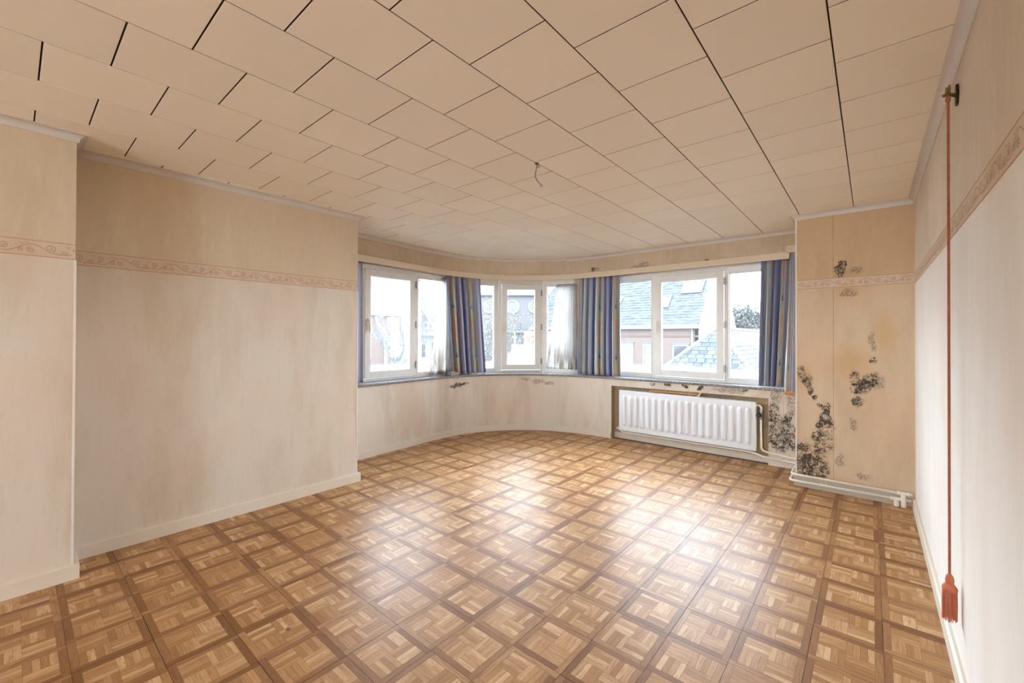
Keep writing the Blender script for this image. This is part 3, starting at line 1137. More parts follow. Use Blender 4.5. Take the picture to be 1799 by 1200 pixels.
# ------------------------------------------------------------------ granite sill and pelmet
sill_path = bay_part(y0=2.40, x1=-0.79)
SP = [(0.022, SILL_Z - 0.028), (0.026, SILL_Z - 0.022), (0.026, SILL_Z - 0.005), (0.022, SILL_Z), (-0.29, SILL_Z), (-0.29, SILL_Z - 0.03), (0.02, SILL_Z - 0.03)]
sill = struct(MB().sweep(sill_path, SP).build('window_sill', M_granite), 'speckled grey granite window sill running round the bay')

pel = MB()
pel_path = bay_part(y0=2.40, x1=-0.735)
pel.sweep(pel_path, [(0.030, 2.485), (0.048, 2.485), (0.048, 2.567), (0.030, 2.567)])
pel.sweep(pel_path, [(0.0, 2.553), (0.030, 2.553), (0.030, 2.567), (0.0, 2.567)])
pelmet = tag(pel.build('curtain_pelmet', M_pelmet, bevel=0.002), 'long cream curtain pelmet curving round the bay above the windows', 'pelmet')
rail = MB().sweep(bay_part(y0=2.45, x1=-0.80), [(0.004, 2.535), (0.016, 2.535), (0.016, 2.553), (0.004, 2.553)]).build('curtain_rail', M_metal, pelmet)
pb = MB()
pb.box((-0.762, 5.895, 2.552), (X_PIL, 5.93, 2.633))
pb.box((-0.762, 5.93, 2.615), (X_PIL, 5.98, 2.633))
tag(pb.build('pelmet_block', M_pelmet, bevel=0.002), 'short cream pelmet end block set higher against the mouldy wall', 'pelmet')


# ------------------------------------------------------------------ windows
def frame_box(mb, o, e, n, s0, s1, z0, z1, t0, t1):
    mb.obox(o, e, n, (0, 0, 1), (s0, t0, z0), (s1, t1, z1))


class Facet:
    """flat window facet; e runs along, n points outdoors"""

    def __init__(s, a, b):
        s.a = Vector((a[0], a[1], 0))
        d = Vector((b[0], b[1], 0)) - s.a
        s.len = d.length
        s.e = d.normalized()
        s.n = Vector((-s.e.y, s.e.x, 0))

    def box(s, mb, s0, s1, z0, z1, t0, t1):
        frame_box(mb, s.a, s.e, s.n, s0, s1, z0, z1, t0, t1)

    def at(s, x, t, z):
        return s.a + s.e * x + s.n * t + Vector((0, 0, z))


def fixed_pane(win, F, s0, s1, z0, z1, mat):
    g = MB()
    F.box(g, s0 - 0.005, s1 + 0.005, z0 - 0.005, z1 + 0.005, 0.030, 0.034)
    p = g.build('fixed_pane', mat, win)
    b = MB()
    w = 0.016
    F.box(b, s0 - 0.002, s1 + 0.002, z0, z0 + w, 0.002, 0.03)
    F.box(b, s0 - 0.002, s1 + 0.002, z1 - w, z1, 0.002, 0.03)
    F.box(b, s0, s0 + w, z0 + w, z1 - w, 0.002, 0.03)
    F.box(b, s1 - w, s1, z0 + w, z1 - w, 0.002, 0.03)
    b.build('glazing_bead', M_frame, p)


def casement(win, F, s0, s1, z0, z1, g0, g1, gz0, gz1, mat, handle_s, hinge_s):
    mb = MB()
    t0, t1 = -0.022, 0.03
    F.box(mb, s0, g0, z0, z1, t0, t1)
    F.box(mb, g1, s1, z0, z1, t0, t1)
    F.box(mb, g0, g1, z0, gz0, t0, t1)
    F.box(mb, g0, g1, gz1, z1, t0, t1)
    sash = mb.build('sash', M_frame, win, bevel=0.004)
    g = MB()
    F.box(g, g0 - 0.004, g1 + 0.004, gz0 - 0.004, gz1 + 0.004, 0.012, 0.016)
    g.build('pane', mat, sash)
    # handle: plate, spindle and grip
    h = MB()
    F.box(h, handle_s - 0.011, handle_s + 0.011, 1.63, 1.79, t0 - 0.006, t0)
    h.tube([F.at(handle_s, t0 - 0.004, 1.76), F.at(handle_s, t0 - 0.032, 1.76), F.at(handle_s + 0.003, t0 - 0.036, 1.72), F.at(handle_s + 0.006, t0 - 0.036, 1.63), F.at(handle_s + 0.004, t0 - 0.032, 1.60)], [0.008, 0.008, 0.009, 0.009, 0.006], 8)
    ho = h.build('handle', M_handle, sash)
    tag(ho, 'cream lever handle')
    for z in (2.305, 1.72, 1.13):
        hg = MB()
        hg.tube([F.at(hinge_s, t0 - 0.006, z - 0.058), F.at(hinge_s, t0 - 0.006, z + 0.058)], 0.0065, 8)
        F.box(hg, hinge_s - 0.014, hinge_s + 0.014, z - 0.045, z + 0.045, t0 - 0.004, t0)
        tag(hg.build('hinge', M_metal, sash), 'grey metal hinge')
    return sash


GZ0, GZ1 = 1.003, 2.428     # fixed glass
CZ0, CZ1 = 0.982, 2.453     # sash
KZ0, KZ1 = 1.076, 2.36      # sash glass
FZ0, FZ1 = SILL_Z, LINTEL

# window 1: left flank (runs along +y)
win1 = empty('window_1', (0, 0, 0), 'white casement window on the left flank of the bay', kind='structure')
F1 = Facet((-5.15, 2.95), (-5.15, 4.55))
y0 = 2.95
mb = MB()
F1.box(mb, 0.0, 3.027 - y0, FZ0, FZ1, 0.0, 0.07)
F1.box(mb, 3.845 - y0, 3.898 - y0, FZ0, FZ1, 0.0, 0.07)
F1.box(mb, 4.46 - y0, 1.60, FZ0, FZ1, 0.0, 0.07)
F1.box(mb, 3.027 - y0, 3.845 - y0, FZ0, CZ0 - 0.004, 0.0, 0.07)
F1.box(mb, 3.898 - y0, 4.46 - y0, FZ0, GZ0, 0.0, 0.07)
F1.box(mb, 3.027 - y0, 3.845 - y0, CZ1 + 0.004, FZ1, 0.0, 0.07)
F1.box(mb, 3.898 - y0, 4.46 - y0, GZ1, FZ1, 0.0, 0.07)
F1.box(mb, 0.0, 1.60, FZ1 - 0.045, FZ1 - 0.02, -0.03, 0.0)
mb.build('frame', M_frame, win1, bevel=0.003)
casement(win1, F1, 3.032 - y0, 3.84 - y0, CZ0, CZ1, 3.12 - y0, 3.752 - y0, KZ0, KZ1, M_glass_left, 3.075 - y0, 3.858 - y0)
fixed_pane(win1, F1, 3.902 - y0, 4.456 - y0, GZ0, GZ1, M_glass_left)

# window 2: three facets in the curve
win2 = empty('window_2', (0, 0, 0), 'white three-sided window in the rounded corner of the bay', kind='structure')
A0, M1, M2, B1 = (-5.035, 4.80), (-4.868, 5.392), (-4.340, 5.950), (-3.775, 6.120)
Fa, Fb, Fc = Facet(A0, M1), Facet(M1, M2), Facet(M2, B1)
mb = MB()
for F, gl0, gl1 in ((Fa, 0.05, Fa.len - 0.075), (Fc, 0.06, Fc.len - 0.05)):
    F.box(mb, 0.0, gl0, FZ0, FZ1, 0.0, 0.07)
    F.box(mb, gl1, F.len, FZ0, FZ1, 0.0, 0.07)
    F.box(mb, gl0, gl1, FZ0, GZ0, 0.0, 0.07)
    F.box(mb, gl0, gl1, GZ1, FZ1, 0.0, 0.07)
F = Fb
F.box(mb, 0.0, 0.048, FZ0, FZ1, 0.0, 0.07)
F.box(mb, 0.735, F.len, FZ0, FZ1, 0.0, 0.07)
F.box(mb, 0.048, 0.735, FZ0, CZ0 - 0.004, 0.0, 0.07)
F.box(mb, 0.048, 0.735, CZ1 + 0.004, FZ1, 0.0, 0.07)
mb.build('frame', M_frame, win2, bevel=0.003)
fixed_pane(win2, Fa, 0.055, Fa.len - 0.08, GZ0, GZ1, M_glass)
fixed_pane(win2, Fc, 0.065, Fc.len - 0.055, GZ0, GZ1, M_glass)
casement(win2, Fb, 0.052, 0.732, CZ0, CZ1, 0.147, 0.625, KZ0, KZ1, M_glass, 0.092, 0.742)

# window 3: right flank (runs along +x)
win3 = empty('window_3', (0, 0, 0), 'white casement window over the radiator on the right', kind='structure')
F3 = Facet((-3.19, 6.2), (-0.605, 6.2))
x0 = -3.19
mb = MB()
for a, b in ((-3.19, -3.10), (-2.498, -2.445), (-1.505, -1.452), (-0.80, -0.605)):
    F3.box(mb, a - x0, b - x0, FZ0, FZ1, 0.0, 0.07)
for a, b, z0, z1 in ((-3.10, -2.498, GZ0 + 0.012, GZ1 - 0.008), (-2.445, -1.505, CZ0 - 0.004, CZ1 + 0.0), (-1.452, -0.80, GZ0 + 0.012, GZ1 - 0.012)):
    F3.box(mb, a - x0, b - x0, FZ0, z0, 0.0, 0.07)
    F3.box(mb, a - x0, b - x0, z1, FZ1, 0.0, 0.07)
F3.box(mb, 0.0, 2.585, FZ1 - 0.05, FZ1 - 0.025, -0.035, 0.0)
mb.build('frame', M_frame, win3, bevel=0.003)
fixed_pane(win3, F3, -3.096 - x0, -2.502 - x0, GZ0 + 0.015, GZ1 - 0.01, M_glass)
fixed_pane(win3, F3, -1.448 - x0, -0.804 - x0, GZ0 + 0.015, GZ1 - 0.014, M_glass)
casement(win3, F3, -2.440 - x0, -1.510 - x0, CZ0, CZ1 - 0.005, -2.352 - x0, -1.598 - x0, KZ0, KZ1, M_glass, -2.412 - x0, -1.491 - x0)


# ------------------------------------------------------------------ curtains
def cloth(name, top, bot, zt, zb, folds, amp, mat, label, cat, u0=0.0, width=1.0, seed=1, nu=170, nv=26, thick=0.0015, gather=0.72, group=None, zt_fn=None):
    """hanging cloth; top and bot are plan polylines (2 points or more)"""
    rg = random.Random(seed)

    def along(P, t):
        L = [0.0]
        for a, b in zip(P[:-1], P[1:]):
            L.append(L[-1] + math.hypot(b[0] - a[0], b[1] - a[1]))
        d = t * L[-1]
        for i in range(len(P) - 1):
            if d <= L[i + 1] or i == len(P) - 2:
                k = (d - L[i]) / max(1e-9, L[i + 1] - L[i])
                return (P[i][0] + (P[i + 1][0] - P[i][0]) * k, P[i][1] + (P[i + 1][1] - P[i][1]) * k)

    ph = [rg.uniform(-0.9, 0.9) for _ in range(12)]
    am = [rg.uniform(0.55, 1.1) for _ in range(folds * 2 + 4)]
    mb = MB()
    ax, ay = along(top, 0), along(top, 1)
    dx, dy = ay[0] - ax[0], ay[1] - ax[1]
    L = math.hypot(dx, dy)
    ex, ey = dx / L, dy / L
    nx, ny = ey, -ex
    for j in range(nv + 1):
        v = j / nv
        for i in range(nu + 1):
            u = i / nu
            p = along(top, u)
            q = along(bot, u)
            w = v ** 1.15
            x, y = p[0] + (q[0] - p[0]) * w, p[1] + (q[1] - p[1]) * w
            drift = 0.35 * math.sin(2.1 * v + ph[0]) * v + 0.25 * math.sin(3 * u + ph[1]) * v
            a = 2 * PI * folds * u + drift * 1.4 + 0.6 * math.sin(2 * PI * u * 1.7 + ph[2])
            k = am[int(u * folds * 2) % len(am)]
            k2 = am[min(len(am) - 1, int(u * folds * 2) + 1)]
            fr = u * folds * 2 - int(u * folds * 2)
            A = amp * (k + (k2 - k) * fr) * (0.55 + 0.45 * min(1, v * 2.2))
            off = A * (math.sin(a) + 0.28 * math.sin(2 * a + ph[3]))
            lam = L / folds
            sl = -gather * lam / (2 * PI) * math.sin(2 * a) * (0.6 + 0.4 * math.sin(5 * u + ph[4]))
            ztop = zt_fn(u) if zt_fn else zt
            z = ztop + (zb - ztop) * v + (0.006 * math.sin(a * 1.0 + 1) * v)
            mb.v.append((x + nx * off + ex * sl, y + ny * off + ey * sl, z))
    H = zt - zb
    for j in range(nv):
        for i in range(nu):
            a = j * (nu + 1) + i
            uv = [(u0 + width * ii / nu, H * (1 - jj / nv)) for ii, jj in ((i, j), (i + 1, j), (i + 1, j + 1), (i, j + 1))]
            mb.face([a, a + 1, a + nu + 2, a + nu + 1], uv)
    o = mb.build(name, mat, None, smooth=True)
    m = o.modifiers.new('thickness', 'SOLIDIFY')
    m.thickness = thick
    m.offset = 0
    tag(o, label, cat, group)
    return o


def off_bay_y(y, d):
    return (bay_at_y(y) - d, y)


ztc = 2.520
cloth('curtain', [(-4.955, 2.58), (-4.965, 2.90)], [(-4.955, 2.58), (-4.965, 2.915)], ztc, 0.955, 3, 0.022, M_curtain, 'narrow edge of blue curtain showing at the end of the left wall', 'curtain', 0.0, 0.36, 3, 40, group='blue striped curtains')
cloth('curtain', [(-5.018, 4.335), (-5.0, 4.55), (-4.955, 4.78), (-4.895, 4.975)], [(-5.013, 4.475), (-4.99, 4.66), (-4.945, 4.87), (-4.865, 5.085)], ztc, 0.952, 6, 0.045, M_curtain, 'blue striped curtain between the left window and the corner window', 'curtain', 0.04, 0.80, 11, 190, group='blue striped curtains')
cloth('curtain', [(-3.625, 6.0), (-2.945, 6.025)], [(-3.645, 6.0), (-2.925, 6.025)], ztc, 0.948, 7, 0.060, M_curtain, 'blue striped curtain between the corner window and the radiator window', 'curtain', 0.05, 1.05, 24, 220, group='blue striped curtains')
cloth('curtain', [(-1.035, 6.02), (-0.735, 6.025)], [(-1.06, 6.02), (-0.80, 6.02)], ztc, 0.952, 4, 0.055, M_curtain, 'blue striped curtain at the right end of the sill', 'curtain', 0.02, 0.72, 37, 170, group='blue striped curtains')
cloth('curtain', [(-0.722, 5.955), (-0.655, 5.955)], [(-0.775, 5.925), (-0.650, 5.925)], 2.61, 0.915, 2, 0.014, M_curtain, 'narrow blue curtain hanging past the sill end beside the mouldy wall', 'curtain', 0.52, 0.36, 43, 50, group='blue striped curtains')

cloth('sheer_curtain', [(-5.112, 4.275), (-5.112, 4.485)], [(-5.108, 4.09), (-5.108, 4.57)], 2.475, 0.960, 5, 0.013, M_sheer, 'white net curtain sagging at the right of the left window', 'curtain', 0, 0.8, 5, 80, 24, 0.0008, 0.4, 'white net curtains', zt_fn=lambda u: 2.30 + 0.185 * min(1, u * 2.2))
cloth('sheer_curtain', [(-4.065, 5.955), (-3.725, 6.04)], [(-4.235, 5.905), (-3.70, 6.03)], 2.435, 1.012, 9, 0.016, M_sheer, 'brown-stained white net curtain at the right of the corner window', 'curtain', 0, 1.0, 8, 120, 26, 0.0008, 0.4, 'white net curtains')
# thin rod the left net hangs from, slipped at one end
rod = MB().tube([(-5.085, 4.33, 2.487), (-5.085, 4.285, 2.42), (-5.08, 4.23, 2.24), (-5.08, 4.19, 2.15)], 0.006, 8)
tag(rod.build('net_curtain_rod', M_splinter, None, True), 'slipped thin rod hanging from the left net curtain', 'rod')

# small grey block on the sill behind the left curtain
gb = MB()
gb.box((-5.06, 4.40, SILL_Z), (-4.955, 4.56, SILL_Z + 0.055))
gb.box((-5.04, 4.43, SILL_Z + 0.055), (-4.98, 4.53, SILL_Z + 0.066))
tag(gb.build('sill_block', plain('mottled_grey_wood', (0.30, 0.27, 0.24), 0.7, 0, 0.5, 25), bevel=0.004), 'small mottled grey block on the sill beside the left curtain', 'block')

# ------------------------------------------------------------------ radiator
RX0, RX1, RZ0, RZ1, RY = -2.915, -1.082, 0.140, 0.748, 5.950
rad = empty('radiator', ((RX0 + RX1) / 2, 6.0, RZ0), 'white ribbed panel radiator in the niche under the right window', 'radiator')
rl = Vector(rad.location)
mb = MB()
NR = 19
pitch = (RX1 - RX0 - 0.09) / NR
nxs, nzs = NR * 10, 30
xs = [RX0, RX0 + 0.006] + [RX0 + 0.02 + (RX1 - RX0 - 0.04) * i / nxs for i in range(nxs + 1)] + [RX1 - 0.006, RX1]
zs = [RZ0, RZ0 + 0.006] + [RZ0 + 0.02 + (RZ1 - RZ0 - 0.04) * i / nzs for i in range(nzs + 1)] + [RZ1 - 0.006, RZ1]


def rib_depth(x, z):
    fx = (x - RX0 - 0.045) / pitch
    if fx < 0 or fx > NR:
        return 0.0
    c = (fx - math.floor(fx) - 0.5) * pitch
    hw = pitch * 0.27
    zb, zt = RZ0 + 0.085 + hw, RZ1 - 0.09 - hw
    dz = max(zb - z, z - zt, 0)
    d = math.hypot(c, dz)
    k = max(0.0, min(1.0, (hw + 0.008 - d) / 0.014))
    return 0.021 * k * k * (3 - 2 * k)


for z in zs:
    for x in xs:
        e = 0.0
        if x in (RX0, RX1) or z in (RZ0, RZ1):
            e = 0.006
        mb.v.append((x - rl.x, RY + e - rib_depth(x, z) + 0.006 - rl.y, z - rl.z))
W_ = len(xs)
for j in range(len(zs) - 1):
    for i in range(W_ - 1):
        a = j * W_ + i
        mb.face([a, a + 1, a + W_ + 1, a + W_])
fp = mb.build('front_panel', M_white, rad, smooth=True)
bk = MB().box((RX0 - rl.x, RY + 0.0125 - rl.y, 0), (RX1 - rl.x, RY + 0.075 - rl.y, RZ1 - RZ0))
bk.build('casing', M_white, rad, bevel=0.004)
gr = MB()
for i in range(40):
    xx = RX0 + 0.03 + (RX1 - RX0 - 0.06) * i / 39
    gr.box((xx - rl.x - 0.008, RY + 0.02 - rl.y, RZ1 - RZ0), (xx - rl.x + 0.008, RY + 0.068 - rl.y, RZ1 - RZ0 + 0.004))
gr.build('top_grille', M_white, rad)['kind'] = 'stuff'
vb = MB()
lc = lambda p: (p[0] - rl.x, p[1] - rl.y, p[2] - rl.z)
vb.box(lc((RX1 - 0.055, RY - 0.006, RZ1 - 0.055)), lc((RX1 + 0.004, RY + 0.05, RZ1 - 0.012)))
vb.tube([lc((RX1, RY + 0.02, 0.715)), lc((RX1 + 0.035, RY + 0.02, 0.712)), lc((RX1 + 0.055, RY + 0.015, 0.69)), lc((RX1 + 0.058, RY + 0.01, 0.655))], [0.014, 0.014, 0.013, 0.013], 10)
vb.build('valve_elbow', M_pipe, rad, smooth=False)
vk = MB()
vk.tube([lc((-1.028, RY + 0.01, 0.672)), lc((-1.028, RY + 0.01, 0.64)), lc((-1.03, RY + 0.01, 0.56)), lc((-1.03, RY + 0.01, 0.545))], [0.014, 0.017, 0.017, 0.013], 10)
tag(vk.build('valve_body', M_metal, rad), 'dark metal valve body')
kn = MB()
c_ = lc((-1.043, RY - 0.02, 0.606))
pts = [(0.0, 0.012), (-0.012, 0.026), (-0.04, 0.03), (-0.06, 0.028), (-0.07, 0.018)]
kn.tube([(c_[0], c_[1] + a, c_[2]) for a, r in pts], [r for a, r in pts], 14)
for i in range(10):
    a = 2 * PI * i / 10
    kn.tube([(c_[0] + 0.029 * math.cos(a), c_[1] - 0.015, c_[2] + 0.029 * math.sin(a)), (c_[0] + 0.029 * math.cos(a), c_[1] - 0.056, c_[2] + 0.029 * math.sin(a))], 0.004, 5)
tag(kn.build('thermostat_knob', M_black, rad, smooth=False), 'black round valve knob')
bp_ = MB()
bp_.tube([lc((RX0 + 0.01, RY + 0.03, 0.165)), lc((RX0 - 0.02, RY + 0.03, 0.165)), lc((RX0 - 0.024, RY + 0.03, 0.165)), lc((RX0 - 0.045, RY + 0.03, 0.165))], [0.011, 0.011, 0.018, 0.015], 10)
tag(bp_.build('end_plug', M_pipe, rad), 'cream round end plug')


def bend(P, r=0.03, n=5):
    """round the corners of a polyline"""
    P = [Vector(p) for p in P]
    out = [P[0]]
    for a, b, c in zip(P[:-2], P[1:-1], P[2:]):
        d0, d1 = (a - b), (c - b)
        k = min(r, d0.length * 0.45, d1.length * 0.45)
        s, e = b + d0.normalized() * k, b + d1.normalized() * k
        for i in range(n + 1):
            t = i / n
            out.append(s * (1 - t) ** 2 + b * 2 * t * (1 - t) + e * t * t)
    out.append(P[-1])
    return [tuple(p) for p in out]


PR = 0.0115
pY = 5.316
up_pipe = empty('heating_pipe', (-0.05, pY, 0), 'upper cream heating pipe from the valve round the back-wall skirting', 'pipe')
off = lambda P, o: [(p[0] - o.location.x, p[1] - o.location.y, p[2] - o.location.z) for p in P]
MB().tube(off(bend([(-1.030, 5.96, 0.55), (-1.026, 5.958, 0.165), (-0.93, 5.945, 0.152), (-0.637, 5.945, 0.128), (-0.640, 5.30, 0.124), (0.287, 5.30, 0.122)], 0.05), up_pipe), PR, 10).build('pipe_run', M_pipe, up_pipe, smooth=True)
lo_pipe = empty('heating_pipe', (-0.05, pY, 0), 'lower cream heating pipe under the radiator and along the back-wall skirting', 'pipe')
MB().tube(off(bend([(-2.90, 5.985, 0.162), (-2.88, 5.985, 0.115), (-1.12, 5.985, 0.118), (-0.99, 5.945, 0.092), (-0.645, 5.945, 0.076), (-0.652, 5.292, 0.060), (0.280, 5.300, 0.066)], 0.045), lo_pipe), PR, 10).build('pipe_run', M_pipe, lo_pipe, smooth=True)
for par, z in ((up_pipe, 0.122), (lo_pipe, 0.064)):
    for x in (-0.385, -0.345):
        MB().tube(off([(x - 0.007, 5.297, z), (x + 0.007, 5.297, z)], par), 0.016, 10).build('pipe_joint', M_pipe, par)
for par, x, z in ((lo_pipe, 0.178, 0.064), (up_pipe, 0.226, 0.122)):
    t_ = MB()
    t_.tube(off([(x - 0.038, 5.297, z), (x + 0.038, 5.297, z)], par), 0.0165, 12)
    t_.tube(off([(x - 0.042, 5.297, z), (x - 0.030, 5.297, z)], par), 0.020, 12)
    t_.tube(off([(x + 0.030, 5.297, z), (x + 0.042, 5.297, z)], par), 0.020, 12)
    t_.build('tee_joint', M_pipe, par)
    MB().tube(off([(x, 5.294, z - 0.005), (x, 5.294, 0.001)], par), [0.020, 0.0195], 14).build('riser', M_pipe, par)
for x in (-0.80, -0.765):
    for par, z in ((up_pipe, 0.141), (lo_pipe, 0.083)):
        MB().tube(off([(x - 0.007, 5.945, z), (x + 0.007, 5.945, z)], par), 0.016, 10).build('pipe_joint', M_pipe, par)

# broken board and splinter behind the radiator, bare brick at the sill end
bd = MB()
rg = random.Random(3)
n = 14
rings = []
for i in range(n + 1):
    x = -2.46 + 0.70 * i / n
    top = 0.795 + rg.uniform(-0.004, 0.004) - (0.012 if i in (0, n) else 0)
    bot = 0.760 + rg.uniform(-0.004, 0.004)
    yf = 5.985 + rg.uniform(-0.006, 0.006)
    rings.append([(x, yf, bot), (x, yf + 0.004, top), (x, yf + 0.022, top + 0.002), (x, yf + 0.022, bot)])
bd.loft(rings)
tag(bd.build('broken_board', M_board), 'torn brown board wedged above the radiator under the sill', 'board')
sp = MB().loft([[(-1.782, 5.945, 0.752), (-1.757, 5.945, 0.750), (-1.760, 5.957, 0.751), (-1.779, 5.957, 0.753)], [(-1.694, 5.930, 0.874), (-1.678, 5.930, 0.870), (-1.680, 5.940, 0.872), (-1.692, 5.940, 0.875)]])
tag(sp.build('wood_splinter', M_splinter), 'thin pale wood splinter sticking up behind the radiator', 'splinter')
bk = MB().box((-0.785, 5.955, 0.868), (X_PIL - 0.012, 5.985, 0.905)).build('bare_brick', M_brickorange, wall_bay, bevel=0.004)
tag(bk, 'bare orange brick where the sill ends')

# ------------------------------------------------------------------ bell pull on the right wall
bp = empty('bell_pull', (0.272, 2.765, 0), 'terracotta cord with a tassel hanging from a bracket on the right-hand wall', 'bell pull')
o_ = bp.location
P_ = lambda x, y, z: (x - o_.x, y - o_.y, z)
pl = MB()
rings = []
for i in range(9):
    t = i / 8
    z = 2.628 + 0.092 * t
    hw = 0.030 * (0.35 + 0.65 * math.sin(PI * min(1, max(0, t)))) + 0.004
    th = 0.010
    rings.append([P_(XR, 2.815 - hw, z), P_(XR - th, 2.815 - hw * 0.8, z), P_(XR - th, 2.815 + hw * 0.8, z), P_(XR, 2.815 + hw, z)])
pl.loft(rings)
tag(pl.build('wall_plate', plain('dark_bronze', (0.035, 0.022, 0.014), 0.4, 0.6, 0.3, 30), bp), 'dark bronze wall plate')
hk = MB()
hk.tube([P_(XR - 0.008, 2.812, 2.672), P_(0.285, 2.79, 2.672), P_(0.272, 2.768, 2.668), P_(0.266, 2.755, 2.676), P_(0.266, 2.750, 2.695)], [0.009, 0.008, 0.007, 0.006, 0.004], 8)
hk.tube([P_(0.276, 2.775, 2.672), P_(0.276, 2.772, 2.700), P_(0.277, 2.770, 2.712)], [0.005, 0.006, 0.003], 8)
hk.tube([P_(0.272, 2.768, 2.668), P_(0.258, 2.745, 2.655), P_(0.255, 2.74, 2.66)], [0.006, 0.006, 0.007], 8)
tag(hk.build('hook', M_brass, bp), 'aged brass hook')
cd = MB()
zt, zb = 2.662, 0.476
N = 1300
for s in range(2):
    pts = []
    for i in range(N + 1):
        z = zt + (zb - zt) * i / N
        a = i * 0.66 + s * PI
        pts.append((0.0028 * math.cos(a) - 0.0 , 0.0028 * math.sin(a), z))
    cd.tube(pts, 0.0030, 5)
cd.lathe([(0.004, 2.660), (0.009, 2.652), (0.009, 2.636), (0.005, 2.628)], 10)
cd.build('cord', M_cordred, bp, smooth=True)
tk = MB().lathe([(0.003, 0.480), (0.008, 0.476), (0.013, 0.466), (0.0155, 0.452), (0.0145, 0.438), (0.010, 0.430)], 14)
tk.build('tassel_knob', M_tassel, bp, smooth=True)
tc = MB().lathe([(0.009, 0.437), (0.017, 0.432), (0.0255, 0.419), (0.027, 0.409), (0.0245, 0.403)], 18)
tc.build('tassel_cap', M_tassel, bp, smooth=True)
fr = MB()
rg = random.Random(8)
for i in range(64):
    a = 2 * PI * i / 64
    R0 = 0.0235 if i % 2 else 0.019
    l = 0.272 + rg.uniform(-0.006, 0.010)
    R1 = R0 + rg.uniform(-0.001, 0.002)
    fr.tube([(R0 * math.cos(a), R0 * math.sin(a), 0.410), (R1 * math.cos(a), R1 * math.sin(a), 0.34), (R1 * math.cos(a + 0.05), R1 * math.sin(a + 0.05), l)], [0.0017, 0.0017, 0.0012], 5)
f_ = fr.build('fringe', M_tassel, bp)
f_['kind'] = 'stuff'

# ------------------------------------------------------------------ bare lamp wire in the ceiling
lw = empty('ceiling_lamp_wire', (-1.884, 2.498, ZC), 'bare lamp wire with a connector hanging from a ceiling hook', 'wire')
w_ = MB().tube([(0, 0, 0.0), (0, 0.001, -0.034), (-0.003, -0.002, -0.058), (-0.006, -0.005, -0.080), (-0.005, -0.004, -0.104), (0.003, 0.002, -0.126), (0.014, 0.012, -0.144), (0.022, 0.019, -0.156)], 0.0034, 8)
w_.build('cable', M_wire, lw, smooth=True)
cn = MB().tube([(0.018, 0.016, -0.151), (0.026, 0.023, -0.164), (0.031, 0.028, -0.172)], [0.0045, 0.008, 0.009], 8)
tag(cn.build('connector', M_metal, lw), 'grey terminal connector')
hk = MB()
hk.lathe([(0.016, -0.0005), (0.016, -0.004), (0.006, -0.006)], 12, (0.0, 0.004, 0))
hk.tube([(0.0, 0.024, 0.0), (0.0, 0.024, -0.008)] + [(0.009 * math.sin(2 * PI * i / 12), 0.024, -0.017 + 0.009 * math.cos(2 * PI * i / 12)) for i in range(13)], 0.0022, 6)
tag(hk.build('ceiling_hook', plain('dark_iron', (0.05, 0.03, 0.02), 0.5, 0.5, 0.2, 30), lw), 'dark iron hook')

# ------------------------------------------------------------------ floor debris
for i, (x, y, s, c, lab) in enumerate(((-2.353, 0.957, 1.4, (0.12, 0.10, 0.085), 'grey round chip on the glossy floor left of centre'), (-1.196, 1.233, 0.8, (0.42, 0.27, 0.12), 'small ochre crumb on the floor in front of the bright reflection'), (-1.95, 0.22, 0.9, (0.02, 0.015, 0.012), 'black scrap on the floor by the left front corner'))):
    m_ = plain('debris_%d' % i, c, 0.6)
    mb = MB()
    rg = random.Random(50 + i)
    nn = 9
    prof = [[(rg.uniform(0.75, 1.15) * 0.012 * s * math.cos(2 * PI * k / nn), rg.uniform(0.55, 0.8) * 0.012 * s * math.sin(2 * PI * k / nn), zz) for k in range(nn)] for zz in (0.0002,)]
    top_ = [(p[0] * 0.8, p[1] * 0.8, 0.0022) for p in prof[0]]
    mb.loft([prof[0], top_])
    tag(mb.build('floor_crumb', m_, None, False, (x, y, 0)), lab, 'debris')

# ------------------------------------------------------------------ OUTDOORS
GZ = -4.2
gm = MB().box((-90, 6.9, GZ - 0.3), (40, 110, GZ))
gm.box((-90, -30, GZ - 0.3), (-5.9, 6.9, GZ))
struct(gm.build('street', M_ground), 'grey street paving far below the windows')


def slate_mesh(w, h, th=0.02):
    mb = MB()
    mb.v = [(0, 0, th), (w, 0, th), (w, h, 0.004), (0, h, 0.004), (0, 0, 0), (w, 0, 0), (w, h, -0.004), (0, h, -0.004)]
    for q in ((0, 1, 2, 3), (4, 5, 1, 0), (5, 6, 2, 1), (7, 4, 0, 3), (6, 7, 3, 2)):
        mb.face(list(q))
    return mb


# house with the hipped slate roof just across the yard
AP = Vector((-3.61, 14.0, 1.81))
LR = 2.3
hip = empty('hip_roof_house', (AP.x, 17.0, GZ), 'low house with a mossy hipped slate roof close below the right window', 'house')
hl = hip.location
eave_z = AP.z - LR
hb = MB()
hb.box((-LR + 0.35, 14.0 - LR + 0.35 - hl.y, 0), (LR - 0.35, 26.0 - hl.y, eave_z + 0.1 - GZ))
hb.build('wall', M_brick_pink, hip)
ro = MB()
B_ = (AP.x - hl.x, AP.y - hl.y, AP.z - hl.z)
yb = 26.0 - hl.y
ez = eave_z - hl.z
ro.v = [(B_[0], B_[1], B_[2]), (-LR, B_[1] - LR, ez), (LR, B_[1] - LR, ez), (LR, yb, ez), (-LR, yb, ez), (B_[0], yb, B_[2])]
for q in ((0, 1, 2), (0, 2, 3, 5), (0, 5, 4, 1), (1, 4, 3, 2), (5, 3, 4)):
    ro.face(list(q))
roof = ro.build('roof', M_roofunder, hip)
sw, sh = 0.235, 0.165
sm = slate_mesh(sw - 0.018, sh + 0.05).build('slate', M_slate, roof)
smd = sm.data
